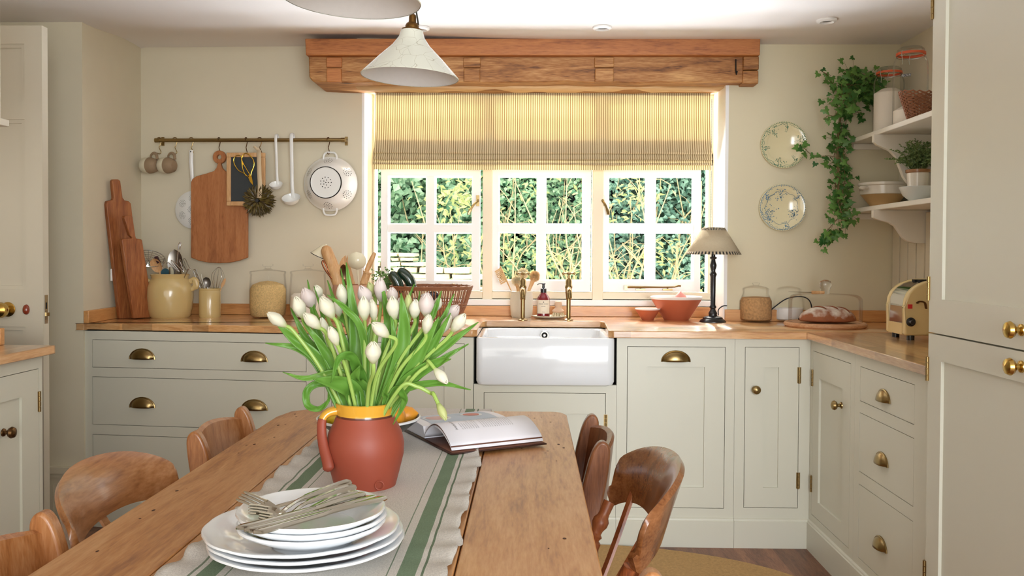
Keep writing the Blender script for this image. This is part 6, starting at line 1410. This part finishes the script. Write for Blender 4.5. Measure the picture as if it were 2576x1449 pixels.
words = 'beat the eggs with butter and a little salt then fold in the flour until smooth leave to rest pour into a warm dish and bake for twenty minutes serve with lemon and cream'.split()
# title and text columns, lines parallel to the short side
ptext('Artichoke Bowl', .009, .03, .035)
for r_ in range(22):
    a = .03; line = ' '.join(R.choice(words) for _ in range(R.choice((4, 5, 9, 9)) if r_ < 8 else 10)); ptext(line, .0035, a, .05+r_*.006+(.008 if r_ > 7 else 0))
mb.build('printed_text', M_inkb, t, world=True)
def lefttop(a, l): u = min(1, a/BW); return sp0-o_r*(a+.002)+s_*l+Vector((0, 0, (.03+.006*math.sin(u*3.14)-.006*u)+.0006))
mb = MB(); mb.grid([[lefttop(.02+.13*i/10, .03+.19*j/6) for i in range(11)] for j in range(7)], 0)
for (ca, cl, r1, m_) in ((.085, .07, .038, 1), (.085, .07, .03, 2), (.09, .17, .03, 1), (.09, .17, .022, 3)):
    mb.add([lefttop(ca+r1*math.cos(6.283*i/20), cl+r1*math.sin(6.283*i/20))+Vector((0, 0, .0003*m_)) for i in range(20)], [tuple(range(20))], m_, False)
mb.build('printed_photograph', [mat('picture_blue', 'b9c6d6', .5), mat('picture_white', 'e2e6ea', .5), mat('picture_pink', 'cfa9a6', .5), mat('picture_red', 'c8746a', .5)], t, world=True)
# ================================================================== PLATES
def tplate(c, r_, lab, z, grp, seed):
    hs = 1.0 if r_ > .13 else 1.32
    t = None; f = lambda a, q: 1+(.012*abs(math.sin(a*6+seed)) if q > r_*.93 else 0)
    mb = MB(); mb.lathe([(0, 0), (r_*.55, 0), (r_*.57, .003), (r_*.66, .008), (r_*.98, .0215), (r_, .0235), (r_*.995, .0265), (r_*.97, .0265), (r_*.68, .0125), (r_*.6, .006), (0, .005)], 96, rfun=f)
    mb.v = [Vector((v.x, v.y, v.z*hs)) for v in mb.v]; o = mb.build('dinner_plate' if r_ > .13 else 'side_plate', M_china); o.location = (c.x, c.y, z); tag(o, lab, 'plate', grp); return o
Cl = pp(762, 1350, 1.335); Cs = pp(785, 1290, 1.308); zb_ = TZ+.008
rL, rS = .147, .1092
tplate(Cl+Vector((.008, -.002, 0)), rL, 'large white dinner plate at the very bottom of the stack', zb_, 'large white plates', .3)
tplate(Cl+Vector((.005, .0, 0)), rL, 'large white dinner plate in the middle of the three large ones', zb_+.0095, 'large white plates', .8)
tplate(Cl, rL, 'large white dinner plate on top of the large ones, under the small plates', zb_+.019, 'large white plates', 0)
z2 = zb_+.019+.0065
tplate(Cs, rS, 'small white plate at the bottom of the three small ones', z2, 'small white plates', .5)
tplate(Cs+Vector((.002, .002, 0)), rS, 'small white plate in the middle of the three small ones', z2+.009, 'small white plates', 1)
tplate(Cs+Vector((-.001, .002, 0)), rS, 'small scalloped white plate on the very top, under the cutlery', z2+.018, 'small white plates', 0)
# ================================================================== CUTLERY
M_silv = mat('silverplate', 'c4c0b2', .09, 1)
ztop = z2+.0485
def cy_path(pts, y0, y1): n = len(pts); return [onY(a, b_, y0+(y1-y0)*i/(n-1)) for i, (a, b_) in enumerate(pts)]
def flatpiece(mb, path, widths, th=.0012, up=Vector((0, -.35, .94))):
    P = [Vector(p) for p in path]; n = len(P); top = []; bot = []
    for i in range(n):
        T_ = (P[min(n-1, i+1)]-P[max(0, i-1)]).normalized(); s = T_.cross(up).normalized(); u = s.cross(T_); w = widths[i]/2
        top.append([P[i]+s*w*q+u*th*(1-abs(q)) for q in (-1, -.5, 0, .5, 1)]); bot.append([P[i]+s*w*q-u*th for q in (-1, -.5, 0, .5, 1)])
    mb.grid(top); mb.grid(bot[::-1]); mb.grid([[a[0], b_[0]] for a, b_ in zip(top, bot)]); mb.grid([[b_[-1], a[-1]] for a, b_ in zip(top, bot)])
    mb.add([*top[0], *bot[0][::-1]], [tuple(range(10))]); mb.add([*top[-1], *bot[-1][::-1]], [tuple(range(10))[::-1]])
def fork(path, lab, tilt=(0, -.5, .86)):
    """path from handle end to the root of the tines, then to the tip"""
    mb = MB(); P = bez(path, 6); n = len(P); k = int(n*.80); up = Vector(tilt).normalized()
    w = []
    for i in range(k+1):
        u = i/k; w.append(.018-.008*min(1, u*3) if u < .35 else (.0065 if u < .72 else .0065+.017*math.sin((u-.72)/.28*1.57)))
    w[0] = .008; w[1] = .016
    flatpiece(mb, P[:k+1], w, .0013, up)
    T_ = (P[-1]-P[k]).normalized(); s = T_.cross(up).normalized()
    for q in (-1.5, -.5, .5, 1.5): mb.tube([P[k]-T_*.004+s*q*.0058]+[P[i]+s*q*.0056 for i in range(k+1, n)], [.0019]*(n-k-1)+[.0009], 6)
    solo(mb, 'fork', M_silv, lab, 'fork', 'silver cutlery on the plates')
def knife(path, lab, tilt=(0, -.75, .66)):
    mb = MB(); P = bez(path, 5); n = len(P); w = []
    for i in range(n):
        u = i/(n-1); w.append(.019-.007*min(1, u*5) if u < .25 else (.012 if u < .44 else (.0165 if u < .9 else .0165*(1-(u-.9)/.1)**.6+.001)))
    w[0] = .010
    flatpiece(mb, P, w, .0022 if True else 0, Vector((0, -.25, .97)).normalized()); solo(mb, 'table_knife', M_silv, lab, 'knife', 'silver cutlery on the plates')
ct = lambda x, y: (590+x/6.133, 1190+y/6.133)
def cp(pts, y0, y1): return cy_path([ct(*p) for p in pts], y0, y1)
def zp(pts): return [onZ(*ct(x, y), ZP+z) for x, y, z in pts]
ZP = z2+.018+.035+.002
fork(zp([(1800, 130, .018), (1500, 215, .014), (1050, 380, .010), (820, 520, .008), (720, 590, .007), (560, 560, .008), (330, 440, .016), (85, 345, .022)]), 'silver fork lying highest with tines pointing up left')
fork(zp([(1870, 200, .014), (1550, 290, .011), (1100, 460, .007), (930, 575, .004), (840, 645, .003), (650, 630, .004), (430, 575, .010), (215, 550, .015)]), 'silver fork just below the highest fork')
fork(zp([(1900, 290, .008), (1500, 400, .006), (1150, 560, .003), (950, 650, .001), (800, 715, .0), (640, 705, .001), (500, 690, .004), (370, 665, .008)]), 'silver fork whose tines end lowest, above the knives')
fork(zp([(1660, 170, .012), (1400, 270, .008), (1050, 400, .003), (760, 480, -.002), (600, 530, -.004), (520, 570, -.003), (440, 600, -.001), (350, 600, .003)]), 'silver fork at the back, mostly hidden by the others')
knife(zp([(2000, 305, .006), (1700, 385, .005), (1200, 545, .004), (700, 680, .003), (300, 785, .003), (20, 845, .003)]), 'silver knife with its blade tip furthest left')
knife(zp([(2160, 355, .002), (1800, 450, .002), (1250, 600, .001), (700, 755, .001), (350, 840, .001), (150, 880, .001)]), 'silver knife lying between the other two')
knife(zp([(2330, 370, .001), (1950, 460, .001), (1450, 590, .0), (900, 745, -.0), (550, 845, -.0), (290, 915, -.0)]), 'silver knife nearest the front with its handle over the plate rim')
# ================================================================== CHAIRS
def chairA(t):      # local: sitter faces +x, back at x<0; centre of the back at y=0
    """kitchen chair with broad scroll-topped side posts and a curved top rail"""
    for s in (-1, 1):
        y = s*.175
        fr_ = bez([(.03, 0, .0), (.012, 0, .25), (.014, 0, .44), (.016, 0, .56), (.008, 0, .65), (-.004, 0, .71), (-.017, 0, .755), (-.032, 0, .781), (-.046, 0, .786), (-.058, 0, .776), (-.062, 0, .755), (-.056, 0, .70), (-.042, 0, .62), (-.03, 0, .5), (-.028, 0, .42), (-.035, 0, .25), (-.06, 0, .0)], 3)
        fr_ = [(v.x-(.09 if False else 0), v.z) for v in fr_]
        mb = MB(); mb.prism(fr_, y-.015, y+.015, 'y'); mb.build('back_post', M_chairA, t, bevel=.006, seg=3)
    for nm, z0, z1, dx in (('top_rail', .60, .755, -.022), ('lower_rail', .46, .50, -.002)):
        P = []
        for i in range(17):
            u = -1+i/8; y = u*.17; b_ = -.035*(1-u*u); xx = dx+b_; h = .02*(1-u*u) if nm == 'top_rail' else 0
            P.append([(xx+.012, y, z0), (xx-.012, y, z0), (xx-.03 if nm == 'top_rail' else xx-.012, y, z1+h-.006), (xx-.024 if nm == 'top_rail' else xx, y, z1+h), (xx-.012 if nm == 'top_rail' else xx+.01, y, z1+h-.006)])
        MB().grid(P, closed=True).build(nm, M_chairA, t)
    seat_and_legs(t, M_chairA, back=False)
def seat_and_legs(t, m, back=True):
    mb = MB(); mb.prism([(x, y) for x, y in rrect(-.02, .36, -.19, .19, .05)], .415, .445, 'z'); mb.build('seat', m, t, bevel=.008)
    for sx_, sy_ in ((.32, 1), (.32, -1))+(((.01, 1), (.01, -1)) if back else ()):
        A_, B_ = Vector((sx_, sy_*.15, .42)), Vector((sx_+(.03 if sx_ > .1 else -.05), sy_*.185, 0)); mb = MB(); P = [A_.lerp(B_, u) for u in (0, .1, .15, .2, .5, .75, .8, .9, 1)]; mb.tube(P, [.018, .02, .015, .021, .023, .02, .014, .019, .012], 12); mb.build('leg', m, t)
    for s in (-1, 1): MB().tube([(.0, s*.165, .18), (.33, s*.17, .18)], .01, 8).build('stretcher', m, t)
def chairB(t):      # smoker's-bow back on turned and flat spindles
    mb = MB(); P = []; n = 37; c8 = math.cos(82*D2R); zt_ = .835 if t['cb'] else .812
    for i in range(n):
        a = (-82+164*i/(n-1))*D2R; c_, s_2 = math.cos(a), math.sin(a); e = abs(a)/(82*D2R)
        x = -.05-.075*(c_-c8)/(1-c8); y = .218*s_2; endr = math.sqrt(max(.05, 1-max(0, (e-.86)/.14)**2))
        ht = (.125 if t['cb'] else .108)*(1-.22*e**2)*endr; z1 = zt_-.075*e**2.2-.125*(1-endr)*.35; z0 = z1-ht; lean = .032+.01*(1-e)
        nx_, ny_ = -max(.35, c_), s_2*.6; th = .011
        def q_(o, l, z): return (x+nx_*(o*th+l*lean), y+ny_*(o*th+l*lean*.6), z)
        P.append([q_(-1, 0, z0), q_(1, 0, z0+.002), q_(1.1, .5, z0+ht*.5), q_(.9, 1, z1-.012), q_(.2, 1, z1), q_(-.9, .95, z1-.010), q_(-1.1, .45, z0+ht*.5)])
    mb.grid(P, closed=True); mb.add(P[0], [tuple(range(7))[::-1]]); mb.add(P[-1], [tuple(range(7))]); mb.build('bow_back', M_chairB if t['cb'] else M_chairC, t)
    m = M_spin if t['cb'] else M_chairC
    for s in (-1, 1):
        A_, B_ = Vector((.06, s*.16, .44)), Vector((-.052, s*.203, zt_-.15)); mb = MB()
        us = [0, .1, .2, .5, .66, .68, .71, .73, .76, .8, .84, .87, .9, 1]; rs = [.013, .017, .02, .021, .02, .013, .017, .012, .013, .018, .018, .013, .012, .013]
        mb.tube([A_.lerp(B_, u) for u in us], rs, 14); mb.build('turned_post', m, t)
    for q in (-.5, 0, .5):
        a = q*1.5; mb = MB(); flatpiece(mb, bez([(.03, q*.2, .44), (-.03, q*.24, .55), (-.05-.075*(math.cos(q*1.6)-c8)/(1-c8), q*.32, zt_-.115)], 5), [.022+.006*math.sin(i*.31) for i in range(11)], .006, Vector((1, 0, .3))); mb.build('spindle', m, t)
    seat_and_legs(t, m)
M_spin = wood('red_brown_chair_wood', '5a2812', '94502a', 'ab683c', 'z', 1.2, .4, .1)
M_chairC = wood('golden_chair_beech', '7a4826', 'a26c40', 'ba875c', 'y', .9, .32, .35)
def place(fn, lab, x, y, rz, grp, cb=1):
    t = thing('dining_chair', lab, 'chair', (x, y, 0), 0, grp); t['cb'] = cb; fn(t); del t['cb']; t.rotation_euler = (0, 0, rz*D2R); t.matrix_basis = T(x, y, 0) @ Rz(rz); return t
pl_ = onX(605, 1020, -.86)
a1 = place(chairA, 'oak dining chair with scrolled posts at the far left of the table', -.79, 2.33, 0, 'scroll-post chairs')
def again(src, lab, x, y, rz):
    c = copy_tree(src); c.location = (x, y, 0); c.rotation_euler = (0, 0, rz*D2R); c.matrix_basis = T(x, y, 0) @ Rz(rz); c['label'] = lab; return c
again(a1, 'oak dining chair with scrolled posts nearest the camera on the left', -.79, 1.30, 0)
_keep = M_chairA; M_chairA = wood('dark_oak_chair', '4f2c18', '7d4c2e', '96613e', 'z', 1.5, .35, .3)
place(chairA, 'brown dining chair with scrolled posts at the far right of the table', .13, 2.26, 180, 'scroll-post chairs'); M_chairA = _keep
again(a1, 'wooden dining chair at the bottom right with only the tip of one back post showing', .13, 1.055, 180)
b1 = place(chairB, 'golden bow-backed dining chair at the middle of the left side', -.73, 1.73, 0, 'bow-backed chairs', 0)
b2 = place(chairB, 'dark brown bow-backed dining chair at the right of the table', .125, 1.725, 180, 'bow-backed chairs', 1)
# ================================================================== RUG
rc = onZ(1560, 1500, 0); 
pR = onZ(1975, 1449, 0); pT = onZ(1560, 1377, 0)
mb = MB(); RR_ = []; n = 96; rx_, ry_ = .95, .6; c_ = Vector((.15, 3.07, 0))
prof = []
for j in range(44):
    q = j/43; r_ = max(.001, q)
    for d_ in (0, .5): prof.append((r_*1.0 if d_ == 0 else min(1, r_+.5/43), .012-(.004 if d_ else 0)))
prof = [(r_, z) for r_, z in prof]
P = [[(c_.x+rx_*r_*math.cos(6.2832*i/n), c_.y+ry_*r_*math.sin(6.2832*i/n), z) for i in range(n)] for r_, z in prof]+[[(c_.x+rx_*1.003*math.cos(6.2832*i/n), c_.y+ry_*1.003*math.sin(6.2832*i/n), .001) for i in range(n)]]
mb.grid(P, closed=True); solo(mb, 'jute_rug', mat('jute', 'b08d5c', .95, bump=1.2, bscale=70, var=.3, vscale=90), 'oval braided jute rug under the table at the bottom right', 'rug')
